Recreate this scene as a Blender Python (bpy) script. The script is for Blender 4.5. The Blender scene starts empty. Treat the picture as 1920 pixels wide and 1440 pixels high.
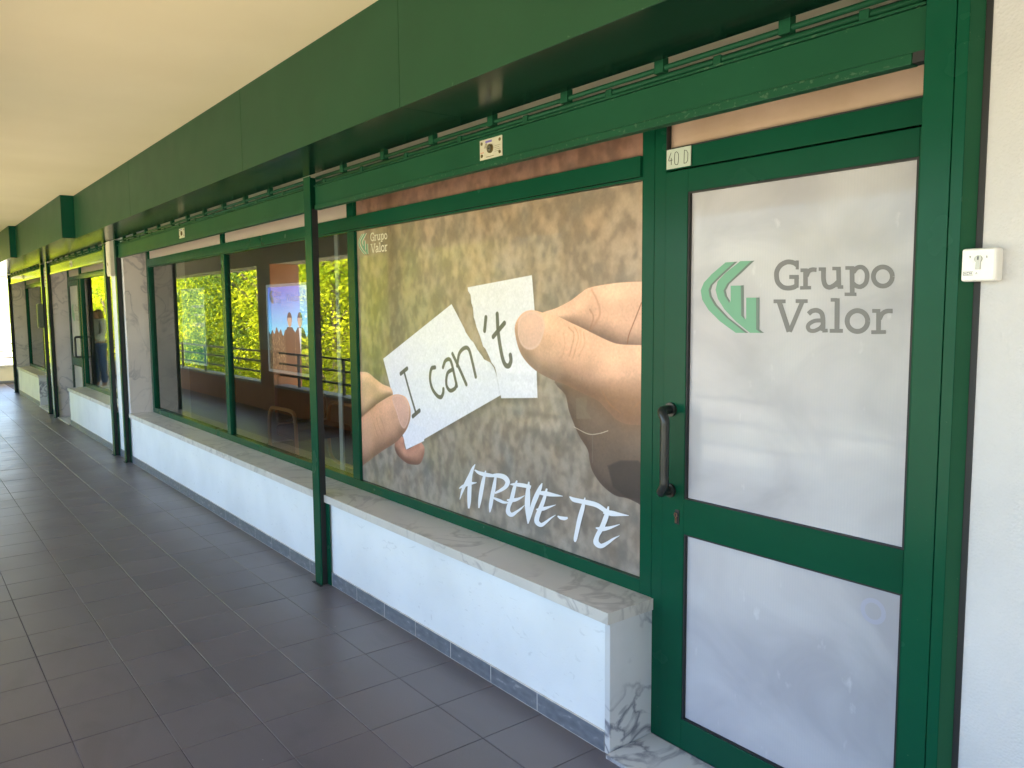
import bpy, bmesh, math, random
import numpy as np
from mathutils import Vector, Matrix
from mathutils.geometry import tessellate_polygon
random.seed(7); rng = np.random.default_rng(7)
S = bpy.context.scene; C = S.collection

# ------------------------------------------------------------------ camera
F_PX = 1497.0; CX, CY = 960.0, 720.0                      # focal length in photo pixels
_vx = np.array([-207.0, 588.0])
_X = -np.array([_vx[0]-CX, _vx[1]-CY, F_PX]); _X /= np.linalg.norm(_X)
_a = 120.0; _yy = -(F_PX*F_PX + (_vx[0]-CX)*_a)/(_vx[1]-CY)
_Z = -np.array([_a, _yy, F_PX]); _Z /= np.linalg.norm(_Z)
ROT = np.array([_X, np.cross(_Z, _X), _Z])
EYE = np.array([0.0, -1.889, 1.55])
cam = bpy.data.cameras.new('camera'); cam_o = bpy.data.objects.new('camera', cam); C.objects.link(cam_o)
cam.sensor_width = 36; cam.lens = F_PX/1920*36; cam.clip_start = 0.05; cam.clip_end = 1200
_r, _u, _b = ROT[:, 0], -ROT[:, 1], -ROT[:, 2]
cam_o.matrix_world = Matrix(((_r[0], _u[0], _b[0], EYE[0]), (_r[1], _u[1], _b[1], EYE[1]),
                             (_r[2], _u[2], _b[2], EYE[2]), (0, 0, 0, 1)))
S.camera = cam_o

# ------------------------------------------------------------------ light
SUN_EL, SUN_AZ = math.radians(52), math.radians(22)       # sun stands over the building (+y side)
w = bpy.data.worlds.new('World'); S.world = w; w.use_nodes = True
nt = w.node_tree; bg = nt.nodes['Background']
sky = nt.nodes.new('ShaderNodeTexSky'); sky.sky_type = 'NISHITA'; sky.sun_disc = False
sky.sun_elevation = SUN_EL; sky.sun_rotation = SUN_AZ; sky.dust_density = 2.0; sky.air_density = 1.0
nt.links.new(sky.outputs[0], bg.inputs[0]); bg.inputs[1].default_value = 0.15
sl = bpy.data.lights.new('sun', 'SUN'); sl.energy = 4.9; sl.angle = math.radians(0.5); sl.color = (1, .95, .86)
so = bpy.data.objects.new('sun', sl); C.objects.link(so)
sd = Vector((math.sin(SUN_AZ)*math.cos(SUN_EL), math.cos(SUN_AZ)*math.cos(SUN_EL), math.sin(SUN_EL)))
so.rotation_euler = sd.to_track_quat('Z', 'Y').to_euler(); so.location = (0, 6, 20)
S.view_settings.view_transform = 'Standard'; S.view_settings.look = 'None'
S.view_settings.gamma = 1; S.view_settings.use_curve_mapping = False
S.view_settings.exposure = 3.25
S.cycles.max_bounces = 12; S.cycles.diffuse_bounces = 8; S.cycles.transparent_max_bounces = 16

def on(px, py, y):                                        # where the sight line through a photo point meets the upright plane at y
    d = ROT @ np.array([px-CX, py-CY, F_PX]); p = EYE + (y-EYE[1])/d[1]*d
    return float(p[0]), float(p[2])

# ------------------------------------------------------------------ materials
def lin(c): return tuple(((v/255)/12.92 if v/255 <= .04045 else ((v/255+.055)/1.055)**2.4) for v in c)
def mat(name, col, rough=.5, metal=0, spec=.5, coat=0):
    m = bpy.data.materials.new(name); m.use_nodes = True; b = m.node_tree.nodes['Principled BSDF']
    b.inputs['Base Color'].default_value = (*col, 1); b.inputs['Roughness'].default_value = rough
    b.inputs['Metallic'].default_value = metal; b.inputs['Specular IOR Level'].default_value = spec
    b.inputs['Coat Weight'].default_value = coat; b.inputs['Coat Roughness'].default_value = .05
    return m
def N(m, t, **kw):
    n = m.node_tree.nodes.new(t)
    for k, v in kw.items():
        if k in n.inputs: n.inputs[k].default_value = v
        else: setattr(n, k, v)
    return n
def L(m, a, b): m.node_tree.links.new(a, b)
def P(m): return m.node_tree.nodes['Principled BSDF']
def coords(m, scale=(1, 1, 1)):
    g = N(m, 'ShaderNodeNewGeometry'); mp = N(m, 'ShaderNodeMapping'); mp.inputs['Scale'].default_value = scale
    L(m, g.outputs['Position'], mp.inputs['Vector']); return mp.outputs[0]
def noise(m, scale, detail=4, stretch=(1, 1, 1), dist=0, vec=None):
    n = N(m, 'ShaderNodeTexNoise'); n.inputs['Scale'].default_value = scale; n.inputs['Detail'].default_value = detail
    n.inputs['Distortion'].default_value = dist
    L(m, vec or coords(m, stretch), n.inputs['Vector']); return n.outputs['Fac']
def ramp(m, f, stops):
    r = N(m, 'ShaderNodeValToRGB'); e = r.color_ramp.elements
    e[0].position, e[0].color = stops[0][0], (*stops[0][1], 1); e[1].position, e[1].color = stops[-1][0], (*stops[-1][1], 1)
    for p, c in stops[1:-1]: q = e.new(p); q.color = (*c, 1)
    L(m, f, r.inputs[0]); return r.outputs[0]
def mix(m, fac, a, b):
    n = N(m, 'ShaderNodeMix', data_type='RGBA')
    L(m, fac, n.inputs[0])
    for s, v in ((6, a), (7, b)):
        if isinstance(v, tuple): n.inputs[s].default_value = (*v, 1)
        else: L(m, v, n.inputs[s])
    return n.outputs[2]
def bump(m, h, strength=.2, dist=.002):
    n = N(m, 'ShaderNodeBump'); n.inputs['Strength'].default_value = strength; n.inputs['Distance'].default_value = dist
    L(m, h, n.inputs['Height']); L(m, n.outputs[0], P(m).inputs['Normal'])
def rough_from(m, f, lo, hi):
    n = N(m, 'ShaderNodeMapRange'); n.inputs[3].default_value = lo; n.inputs[4].default_value = hi
    L(m, f, n.inputs[0]); L(m, n.outputs[0], P(m).inputs['Roughness'])

def green_paint(name, base, worn=.0, rough=.24, spec=.12, edges=()):
    m = mat(name, base, rough)
    n1 = noise(m, 3.5, 5); c = ramp(m, n1, [(.25, tuple(v*.92 for v in base)), (.75, tuple(v*1.08+.001 for v in base))])
    n2 = noise(m, 60, 6, (1, 1, 1.4))
    for ez in edges:                                      # paint rubbed off along exposed edges
        g = N(m, 'ShaderNodeNewGeometry'); sx = N(m, 'ShaderNodeSeparateXYZ'); L(m, g.outputs['Position'], sx.inputs[0])
        d_ = N(m, 'ShaderNodeMath', operation='SUBTRACT'); L(m, sx.outputs[2], d_.inputs[0]); d_.inputs[1].default_value = ez
        ab = N(m, 'ShaderNodeMath', operation='ABSOLUTE'); L(m, d_.outputs[0], ab.inputs[0])
        mr = N(m, 'ShaderNodeMapRange'); mr.inputs[1].default_value = 0; mr.inputs[2].default_value = .016; mr.inputs[3].default_value = .13; mr.inputs[4].default_value = 0; L(m, ab.outputs[0], mr.inputs[0])
        ad = N(m, 'ShaderNodeMath', operation='ADD'); L(m, mr.outputs[0], ad.inputs[0]); L(m, n2, ad.inputs[1]); n2 = ad.outputs[0]
    sp = ramp(m, n2, [(.745-worn, (0, 0, 0)), (.80-worn, (.6, .6, .6))])
    c2 = mix(m, sp, c, (.085, .15, .09)); L(m, c2, P(m).inputs['Base Color'])
    rough_from(m, noise(m, 5, 3), rough-.02, rough+.06); P(m).inputs['Specular IOR Level'].default_value = spec
    return m
GREEN = (.004, .062, .031)
M = {}
M['green'] = green_paint('green painted aluminium', GREEN)
M['green_worn'] = green_paint('chalky green steel', (.010, .068, .032), .03, .42, .12, (2.216, 2.112, 2.094))
M['fascia'] = green_paint('dusty green sheet', (.016, .060, .028), .015, .38, .12, (2.272,))
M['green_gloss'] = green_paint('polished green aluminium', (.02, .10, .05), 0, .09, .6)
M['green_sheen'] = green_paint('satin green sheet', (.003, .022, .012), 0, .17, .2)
M['lock_box'] = mat('grey green enamel', (.06, .075, .05), .5)
M['green_dark'] = mat('dark green gap strip', (.004, .014, .008), .5)
M['black'] = mat('black rubber', (.012, .012, .012), .6)
M['handle'] = mat('black plastic', (.02, .022, .02), .32)
M['chrome'] = mat('chrome', (.6, .6, .6), .15, 1)
M['steel'] = mat('brushed steel', (.32, .30, .26), .4, 1)

m = M['plaster'] = mat('white plaster', (.80, .80, .78), .85)
c = ramp(m, noise(m, 2.2, 6), [(.3, (.74, .74, .72)), (.6, (.82, .82, .80))])
sc = ramp(m, noise(m, 14, 7, (1, 1, 2.2), 1.5), [(.68, (0, 0, 0)), (.8, (1, 1, 1))])
sc2 = ramp(m, noise(m, 5, 8, (1.6, 1.6, 4), 2.5), [(.64, (0, 0, 0)), (.74, (.5, .5, .5)), (.76, (0, 0, 0))])
c = mix(m, sc2, c, (.55, .54, .52)); L(m, mix(m, sc, c, (.6, .6, .58)), P(m).inputs['Base Color']); bump(m, noise(m, 120, 4), .35, .002)
m = M['rough_plaster'] = mat('rough white render', (.78, .77, .74), .9)
n = N(m, 'ShaderNodeTexVoronoi'); n.inputs['Scale'].default_value = 160; L(m, coords(m), n.inputs['Vector'])
L(m, ramp(m, noise(m, 3, 7), [(.3, (.50, .487, .485)), (.65, (.565, .55, .55))]), P(m).inputs['Base Color'])
bump(m, n.outputs['Distance'], .35, .003)
m = M['ceiling'] = mat('cream ceiling paint', (.74, .64, .45), .8)
L(m, ramp(m, noise(m, .9, 6), [(.3, (.84, .71, .46)), (.7, (.92, .79, .54))]), P(m).inputs['Base Color']); bump(m, noise(m, 60, 3), .15, .002)
m = M['cream'] = mat('cream paint', (.72, .66, .50), .7)
L(m, ramp(m, noise(m, 3, 5), [(.3, (.64, .59, .45)), (.7, (.74, .68, .53))]), P(m).inputs['Base Color'])
def marble(name, base, vein, sc, rough, amount=.5):
    m = mat(name, base, rough)
    v = coords(m, (1, 1, 1)); nz = N(m, 'ShaderNodeTexNoise'); nz.inputs['Scale'].default_value = sc; nz.inputs['Detail'].default_value = 7
    nz.inputs['Distortion'].default_value = 1.2; L(m, v, nz.inputs['Vector'])
    ab = N(m, 'ShaderNodeMath', operation='SUBTRACT'); L(m, nz.outputs['Fac'], ab.inputs[0]); ab.inputs[1].default_value = .5
    ab2 = N(m, 'ShaderNodeMath', operation='ABSOLUTE'); L(m, ab.outputs[0], ab2.inputs[0])
    line = ramp(m, ab2.outputs[0], [(.0, (1, 1, 1)), (.012, (.75, .75, .75)), (.045, (0, 0, 0))])
    patch = ramp(m, noise(m, sc*.55, 3), [(.38, (0, 0, 0)), (.56, (amount, amount, amount))])
    mu = N(m, 'ShaderNodeMix', data_type='RGBA', blend_type='MULTIPLY'); mu.inputs[0].default_value = 1
    L(m, line, mu.inputs[6]); L(m, patch, mu.inputs[7])
    cl = ramp(m, noise(m, sc*.8, 6), [(.3, tuple(x*.86 for x in base)), (.7, base)])
    L(m, mix(m, mu.outputs[2], cl, vein), P(m).inputs['Base Color']); return m
M['marble'] = marble('white veined marble', (.66, .65, .63), (.16, .16, .19), 4.5, .35, .95)
M['sill'] = marble('warm grey marble', (.66, .60, .54), (.36, .31, .28), 3.4, .32, .75)
M['sill_edge'] = marble('pale marble edge', (.66, .61, .54), (.33, .29, .26), 5, .5, .6)
M['reveal'] = marble('rosy white marble', (.68, .60, .54), (.30, .27, .27), 3.6, .35, .7)

m = M['tile'] = mat('dark grey porcelain', (.062, .057, .060), .42)
oi = N(m, 'ShaderNodeObjectInfo')
tn = ramp(m, oi.outputs['Random'], [(0, (.108, .088, .090)), (1, (.138, .112, .114))])
fine = ramp(m, noise(m, 450, 2), [(.35, (0, 0, 0)), (.75, (1, 1, 1))])
cc = mix(m, fine, tn, (.165, .142, .150)); du = ramp(m, noise(m, 1.1, 6), [(.45, (0, 0, 0)), (.85, (.55, .55, .55))])
sp_ = ramp(m, noise(m, 38, 2), [(.785, (0, 0, 0)), (.80, (.7, .7, .7))]); st2 = ramp(m, noise(m, 1.7, 9, (1, 2.2, 1), 1.5), [(.30, (.30, .30, .30)), (.50, (0, 0, 0))])
L(m, mix(m, sp_, mix(m, st2, mix(m, du, cc, (.165, .15, .14)), (.075, .062, .062)), (.42, .40, .38)), P(m).inputs['Base Color'])
P(m).inputs['Specular IOR Level'].default_value = .7; rough_from(m, noise(m, 2.3, 5), .28, .46); bump(m, noise(m, 300, 2), .05, .001)
m = M['grout'] = mat('grout', (.05, .045, .04), .9)
L(m, ramp(m, noise(m, 2.4, 3), [(.45, (.055, .046, .048)), (.58, (.105, .09, .094)), (.71, (.24, .22, .22))]), P(m).inputs['Base Color'])
m = M['skirting'] = mat('grey blue skirting tile', (.16, .17, .19), .4)
L(m, ramp(m, noise(m, 18, 7, (1, 1, 2.5)), [(.3, (.12, .13, .15)), (.62, (.18, .19, .21)), (.72, (.34, .34, .34))]), P(m).inputs['Base Color'])
m = M['terracotta'] = mat('terracotta paint', (.42, .15, .055), .6)
L(m, ramp(m, noise(m, 4, 5), [(.3, (.60, .24, .09)), (.7, (.70, .30, .12))]), P(m).inputs['Base Color'])
M['rail'] = mat('brown painted rail', (.05, .028, .02), .45)
M['capstone'] = mat('parapet capstone', (.55, .50, .42), .7)
M['dark_floor'] = mat('dark lino', (.10, .105, .14), .25)
M['room'] = mat('room wall', (.42, .38, .32), .8)
M['wood'] = mat('bent beech', (.38, .17, .06), .4)
m = M['brown_wood'] = mat('brown veneer', (.17, .075, .035), .45)
L(m, ramp(m, noise(m, 8, 5, (12, 12, 1)), [(.3, (.12, .05, .022)), (.7, (.2, .09, .04))]), P(m).inputs['Base Color'])
M['seat'] = mat('black upholstery', (.015, .015, .017), .8)
M['white_plastic'] = mat('white plastic', (.78, .76, .72), .35)
M['acrylic'] = mat('milky acrylic', (.75, .75, .72), .3)
M['ink'] = mat('black ink', (.03, .03, .03), .6)
M['grey_print'] = mat('grey vinyl print', (.15, .14, .135), .4)
M['green_print'] = mat('green vinyl print', (.13, .33, .20), .4)
M['green_dark_print'] = mat('dark edge vinyl print', (.11, .15, .12), .4)
M['white_print'] = mat('white vinyl', (.74, .75, .80), .35)
M['cream_print'] = mat('cream vinyl', (.72, .66, .50), .35)
M['plate'] = mat('number plate', (.50, .55, .46), .45)
M['lock_plate'] = mat('engraved aluminium', (.56, .52, .38), .45)
M['blue_print'] = mat('violet print', (.16, .12, .42), .5)
M['red_print'] = mat('red print', (.6, .2, .12), .5)
M['brass'] = mat('dark brass', (.22, .17, .09), .35, 1)
M['concrete'] = mat('concrete', (.34, .32, .29), .8)
m = M['ground'] = mat('dry grass and paving', (.32, .27, .15), .95)
L(m, ramp(m, noise(m, .25, 8), [(.35, (.20, .19, .10)), (.48, (.42, .37, .27)), (.7, (.52, .47, .38))]), P(m).inputs['Base Color'])
M['bark'] = mat('bark', (.10, .07, .045), .9)
M['hair'] = mat('light brown hair', (.17, .095, .045), .5)
M['skin'] = mat('skin', (.5, .28, .19), .5)
M['sweater'] = mat('pale knit', (.68, .71, .68), .9)
M['jeans'] = mat('blue jeans', (.10, .16, .30), .85)
M['shoe'] = mat('white trainer', (.6, .6, .6), .6)

# frosted printed film on glass: fine dot mesh, clear coat
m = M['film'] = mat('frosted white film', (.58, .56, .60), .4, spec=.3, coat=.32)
n1 = ramp(m, noise(m, 2.6, 7, (1, 1, 1.6), .8), [(.33, (.40, .375, .395)), (.5, (.47, .445, .46)), (.68, (.53, .505, .515))])  # blotches painted into the colour for faint cloudy reflections
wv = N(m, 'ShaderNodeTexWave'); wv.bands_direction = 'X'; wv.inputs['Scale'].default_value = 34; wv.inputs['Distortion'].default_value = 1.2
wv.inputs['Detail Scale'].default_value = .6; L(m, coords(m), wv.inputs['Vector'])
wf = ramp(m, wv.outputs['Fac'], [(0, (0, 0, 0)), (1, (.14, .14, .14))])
mottle = ramp(m, noise(m, 22, 8, (1, 1, .5)), [(.66, (0, 0, 0)), (.78, (.5, .5, .5))])  # finer pale mottling over the blotches
L(m, mix(m, mottle, mix(m, wf, n1, (.38, .39, .44)), (.72, .7, .7)), P(m).inputs['Base Color'])
M['film_pink'] = mat('beige ceiling reflection film', (.56, .46, .39), .35, spec=.4, coat=.4)  # beige tone stands in for the ceiling reflected in the panes
m = M['film_peach'] = mat('peach mesh film', (.52, .36, .26), .35, spec=.4, coat=.4)
L(m, ramp(m, noise(m, 5, 4), [(.3, (.46, .32, .22)), (.7, (.56, .40, .30))]), P(m).inputs['Base Color'])

def glass(name, ior=1.75, tint=(.86, .9, .88)):
    m = bpy.data.materials.new(name); m.use_nodes = True; t = m.node_tree; t.nodes.remove(t.nodes['Principled BSDF'])
    out = t.nodes['Material Output']; tr = t.nodes.new('ShaderNodeBsdfTransparent'); tr.inputs[0].default_value = (*tint, 1)
    gl = t.nodes.new('ShaderNodeBsdfGlossy'); gl.inputs['Roughness'].default_value = 0.008; gl.inputs[0].default_value = (.97, 1, .97, 1)
    fr = t.nodes.new('ShaderNodeFresnel'); fr.inputs[0].default_value = ior
    mx = t.nodes.new('ShaderNodeMixShader'); t.links.new(fr.outputs[0], mx.inputs[0])
    t.links.new(tr.outputs[0], mx.inputs[1]); t.links.new(gl.outputs[0], mx.inputs[2]); t.links.new(mx.outputs[0], out.inputs[0])
    return m
M['glass'] = glass('shop glass', 2.35)

def leaf_mat(name, c1, c2):
    m = bpy.data.materials.new(name); m.use_nodes = True; t = m.node_tree; t.nodes.remove(t.nodes['Principled BSDF'])
    out = t.nodes['Material Output']; d = t.nodes.new('ShaderNodeBsdfDiffuse'); tr = t.nodes.new('ShaderNodeBsdfTranslucent')
    a = t.nodes.new('ShaderNodeAddShader'); g = t.nodes.new('ShaderNodeNewGeometry')
    n = t.nodes.new('ShaderNodeTexNoise'); n.inputs['Scale'].default_value = 1.1; n.inputs['Detail'].default_value = 6
    t.links.new(g.outputs['Position'], n.inputs['Vector']); r = t.nodes.new('ShaderNodeValToRGB')
    r.color_ramp.elements[0].position = .40; r.color_ramp.elements[1].position = .60
    r.color_ramp.elements[0].color = (*c1, 1); r.color_ramp.elements[1].color = (*c2, 1)
    t.links.new(n.outputs[0], r.inputs[0]); t.links.new(r.outputs[0], d.inputs[0]); t.links.new(r.outputs[0], tr.inputs[0])
    t.links.new(d.outputs[0], a.inputs[0]); t.links.new(tr.outputs[0], a.inputs[1]); t.links.new(a.outputs[0], out.inputs[0])
    return m
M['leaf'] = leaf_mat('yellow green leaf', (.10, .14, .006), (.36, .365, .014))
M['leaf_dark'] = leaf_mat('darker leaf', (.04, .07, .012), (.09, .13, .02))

# ------------------------------------------------------------------ helpers
def box(bm, x0, x1, y0, y1, z0, z1):
    v = [bm.verts.new(p) for p in ((x0, y0, z0), (x1, y0, z0), (x1, y1, z0), (x0, y1, z0), (x0, y0, z1), (x1, y0, z1), (x1, y1, z1), (x0, y1, z1))]
    for f in ((3, 2, 1, 0), (4, 5, 6, 7), (0, 1, 5, 4), (1, 2, 6, 5), (2, 3, 7, 6), (3, 0, 4, 7)): bm.faces.new([v[i] for i in f])
def tube(bm, pts, r, n=10, closed_ends=True):
    pts = [Vector(p) for p in pts]; rings = []
    for i, p in enumerate(pts):
        t = (pts[min(i+1, len(pts)-1)] - pts[max(i-1, 0)]).normalized()
        u = t.orthogonal().normalized() if i == 0 else (u - t*u.dot(t)).normalized()
        q = t.cross(u); rr = r[i] if isinstance(r, (list, tuple)) else r
        rings.append([bm.verts.new(p + (u*math.cos(a)+q*math.sin(a))*rr) for a in [2*math.pi*k/n for k in range(n)]])
    for a, b in zip(rings, rings[1:]):
        for k in range(n): bm.faces.new((a[k], a[(k+1) % n], b[(k+1) % n], b[k]))
    if closed_ends: bm.faces.new(rings[0][::-1]); bm.faces.new(rings[-1])
def obj(name, bm, m, parent=None, bevel=0, smooth=False):
    me = bpy.data.meshes.new(name); bmesh.ops.recalc_face_normals(bm, faces=bm.faces[:]); bm.to_mesh(me); bm.free()
    me.materials.append(m if not isinstance(m, str) else M[m]); o = bpy.data.objects.new(name, me); C.objects.link(o)
    if parent: o.parent = parent; o.matrix_parent_inverse = Matrix.Translation(-parent.location)
    if smooth:
        for p in me.polygons: p.use_smooth = True
    if bevel:
        b = o.modifiers.new('bevel', 'BEVEL'); b.width = bevel; b.segments = 2; b.limit_method = 'ANGLE'
    return o
def B(name, m, parent, *dims, bevel=0):
    bm = bmesh.new()
    for d in (dims if isinstance(dims[0], (tuple, list)) else [dims]): box(bm, *d)
    return obj(name, bm, m, parent, bevel)
def thing(name, label, cat, loc, group=None):
    o = bpy.data.objects.new(name, None); C.objects.link(o); o.location = loc; o.empty_display_size = .1
    o['label'] = label; o['category'] = cat
    if group: o['group'] = group
    return o
def tag(o, label, cat, group=None):
    o['label'] = label; o['category'] = cat
    if group: o['group'] = group
    return o
def struct(o): o['kind'] = 'structure'; return o
def smooth_pts(pts, closed=False, k=5):
    pts = [np.array(p, float) for p in pts]; n = len(pts); out = []
    for i in range(n if closed else n-1):
        p1, p2 = pts[i], pts[(i+1) % n]
        p0 = pts[i-1] if (i > 0 or closed) else 2*p1-p2
        p3 = pts[(i+2) % n] if (i+2 < n or closed) else 2*p2-p1
        for j in range(k):
            t = j/k; out.append(.5*((2*p1)+(p2-p0)*t+(2*p0-5*p1+4*p2-p3)*t*t+(3*p1-p0-3*p2+p3)*t**3))
    if not closed: out.append(pts[-1])
    return out
def ribbon(pts, wd, smooth=True):                          # 2-D brush stroke -> outline quads
    if len(pts) > 2 and smooth:
        q = smooth_pts([(*p[:2], (p[2] if len(p) > 2 else wd)) for p in pts])
    else: q = [np.array((*p[:2], (p[2] if len(p) > 2 else wd)), float) for p in pts]
    l, r = [], []
    for i, p in enumerate(q):
        t = q[min(i+1, len(q)-1)][:2]-q[max(i-1, 0)][:2]; t = t/(np.linalg.norm(t)+1e-9); nn = np.array((-t[1], t[0]))*p[2]/2
        l.append(p[:2]+nn); r.append(p[:2]-nn)
    return l, r
def ellipse(cx, cy, rx, ry, n=28):
    return [(cx+rx*math.cos(2*math.pi*k/n), cy+ry*math.sin(2*math.pi*k/n)) for k in range(n+1)]
def decal_mesh(bm, strokes, mp, y, polys=()):              # strokes of vinyl, each a hair in front of the last
    k = 0
    for st in strokes:
        l, r = st; yy = y-.00012*k; k += 1
        L1 = [bm.verts.new(mp(p, yy)) for p in l]; R1 = [bm.verts.new(mp(p, yy)) for p in r]
        for i in range(len(L1)-1): bm.faces.new((L1[i], L1[i+1], R1[i+1], R1[i]))
    for po in polys:
        yy = y-.00012*k; k += 1
        vs = [bm.verts.new(mp(p, yy)) for p in po]
        for tri in tessellate_polygon([[Vector((p[0], p[1], 0)) for p in po]]): bm.faces.new([vs[i] for i in tri])

# ------------------------------------------------------------------ floor of tiles
SOFF = 2.271; CEIL = 2.684; YW = -2.24; XE = -20.7
gb = bmesh.new(); box(gb, XE, 9, YW, .2, -.22, -.0025)
floor = struct(obj('floor', gb, 'grout'))
px_, py_ = .303, .2945
def tile_mesh(x0, x1, y0, y1):
    bm = bmesh.new(); box(bm, x0, x1, y0, y1, -.008, 0)
    top = [e for e in bm.edges if all(v.co.z > -.001 for v in e.verts)]; bmesh.ops.bevel(bm, geom=top, offset=.0015, segments=1, affect='EDGES')
    return bm
cells = []
for i in range(-54, 46):
    for j in range(0, 8):
        cx0 = -4.68+i*px_; y1 = .0 if j == 0 else -.285-(j-1)*py_; y0 = -.285-j*py_ if j else -.285
        if j == 7: y0 = YW
        if y0 < YW: y0 = YW
        x0, x1 = max(cx0, XE), min(cx0+px_, 9)
        if x1-x0 < .05 or y1-y0 < .02: continue
        c_ = ((x0+x1)/2, (y0+y1)/2)
        d = ROT.T @ (np.array([c_[0], c_[1], 0])-EYE); vis = False; dist = 1e3
        if d[2] > .1:
            u, v = d[0]/d[2]*F_PX+CX, d[1]/d[2]*F_PX+CY; vis = -250 < u < 2100 and v < 1700; dist = d[2]
        cells.append((not vis, dist, x0, x1, y0, y1))
cells.sort()
std = None; rest = bmesh.new()
for k, (_, _, x0, x1, y0, y1) in enumerate(cells):
    if k < 300:
        full = abs((x1-x0)-px_) < .001 and abs((y1-y0)-py_) < .001
        hx, hy = (x1-x0)/2-.0016, (y1-y0)/2-.0016
        if full and std:
            o = bpy.data.objects.new('tile', std); C.objects.link(o); o.parent = floor
        else:
            o = obj('tile', tile_mesh(-hx, hx, -hy, hy), 'tile', floor)
            if full: std = o.data
        o.location = ((x0+x1)/2, (y0+y1)/2, random.uniform(-.0005, .0003))
        o.rotation_euler = (random.uniform(-.0012, .0012), random.uniform(-.0012, .0012), 0)
    else: box(rest, x0+.0016, x1-.0016, y0+.0016, y1-.0016, -.008, 0)
r_ = obj('tile', rest, 'tile', floor); r_['kind'] = 'stuff'

# ground outside, lower than the gallery
bm = bmesh.new(); box(bm, -400, 300, -400, 300, -3.4, -3.0); struct(obj('ground', bm, 'ground'))
# gallery slab face, ceiling slab
B('floor_slab', 'concrete', None, XE-.1, 9, YW-.3, 9, -.5, -.225)['kind'] = 'structure'
cl = B('ceiling', 'ceiling', None, (XE-.25, 9, YW-.45, 9, CEIL, CEIL+.35)); struct(cl)
B('ceiling_beam', 'cream', cl, (XE-.25, 9, YW-.40, YW, 2.25, CEIL-.002))

# ------------------------------------------------------------------ parapet, rails, outer columns
pw = thing('parapet_wall', 'terracotta low wall with pale cap along the open side of the walkway', 'wall', (-10, YW-.1, 0))
B('wall', 'terracotta', pw, (XE-.1, 9, YW-.16, YW, -.22, .385)); B('cap', 'capstone', pw, (XE-.1, 9, YW-.18, YW+.02, .385, .425), bevel=.004)
rl = thing('railing', 'brown three-bar railing fixed on the terracotta low wall', 'railing', (-10, YW-.08, .425))
for z in (.575, .745, .905):
    bm = bmesh.new(); box(bm, XE-.1, 9, YW-.10, YW-.06, z-.014, z+.014); obj('rail', bm, 'rail', rl)
x = 8.0
while x > XE: B('post', 'rail', rl, (x-.018, x+.018, YW-.095, YW-.065, .425, .89)); x -= 1.47
for cx, lab in ((-12.06, 'square column with terracotta sides reflected beside the poster of two men'), (-4.9, 'square outer column behind the camera side of the walkway'), (2.3, 'square outer column nearest the white wall end')):
    t = thing('column', lab, 'column', (cx, YW-.3, 0), 'square columns along the open side')
    B('shaft', 'terracotta', t, (cx-.26, cx+.26, YW-.42, YW+.035, 0, 2.25)); B('plaster_face', 'cream', t, (cx-.262, cx+.24, YW+.0352, YW+.043, .95, 2.25))
ew = thing('end_wall', 'cream low wall closing the far end of the walkway', 'wall', (XE, -1, 0))
B('wall', 'cream', ew, (XE-.16, XE, YW+.001, 1.2, -.2, .36)); B('cap', 'capstone', ew, (XE-.18, XE+.02, YW+.03, 1.2, .36, .40)); B('skirting', 'skirting', ew, (XE, XE+.008, YW+.03, 1.2, 0, .055))
er = thing('railing', 'dark three-bar railing on the cream wall at the far end', 'railing', (XE-.08, -1, .40))
for z in (.56, .705, .865): B('rail', 'rail', er, (XE-.10, XE-.06, YW+.03, 1.2, z-.014, z+.014))
for y in (-1.9, -.6, .9): B('post', 'rail', er, (XE-.095, XE-.065, y-.018, y+.018, .40, .85))

# ------------------------------------------------------------------ building behind the shop fronts
room = thing('shop_room', 'dim shop interior with brown door seen through the glass', 'room', (-10, 3, 0))
B('floor', 'dark_floor', room, (-18.4, -.6, .27, 5, -.2, -.001))
B('back_wall', 'room', room, (-18.4, -.6, 5, 5.2, 0, CEIL)); B('side_wall', 'room', room, (-18.4, -18.2, .31, 5, 0, CEIL-.002), (-.8, -.6, .31, 5, 0, CEIL-.002))
B('partition', 'room', room, (-9.3, -9.1, .31, 5, 0, CEIL-.002)); B('door', 'brown_wood', room, (-7.9, -7.0, 4.95, 4.99, 0, 2.05))
B('ceiling', 'room', room, (-18.2, -.8, .31, 5, 2.5, 2.55))
hw = B('upper_wall', 'cream', None, (-18.2, -.72, .222, .31, 2.17, CEIL-.001))
tag(hw, 'beige wall strip above the shop windows behind the grilles', 'wall')

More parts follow.
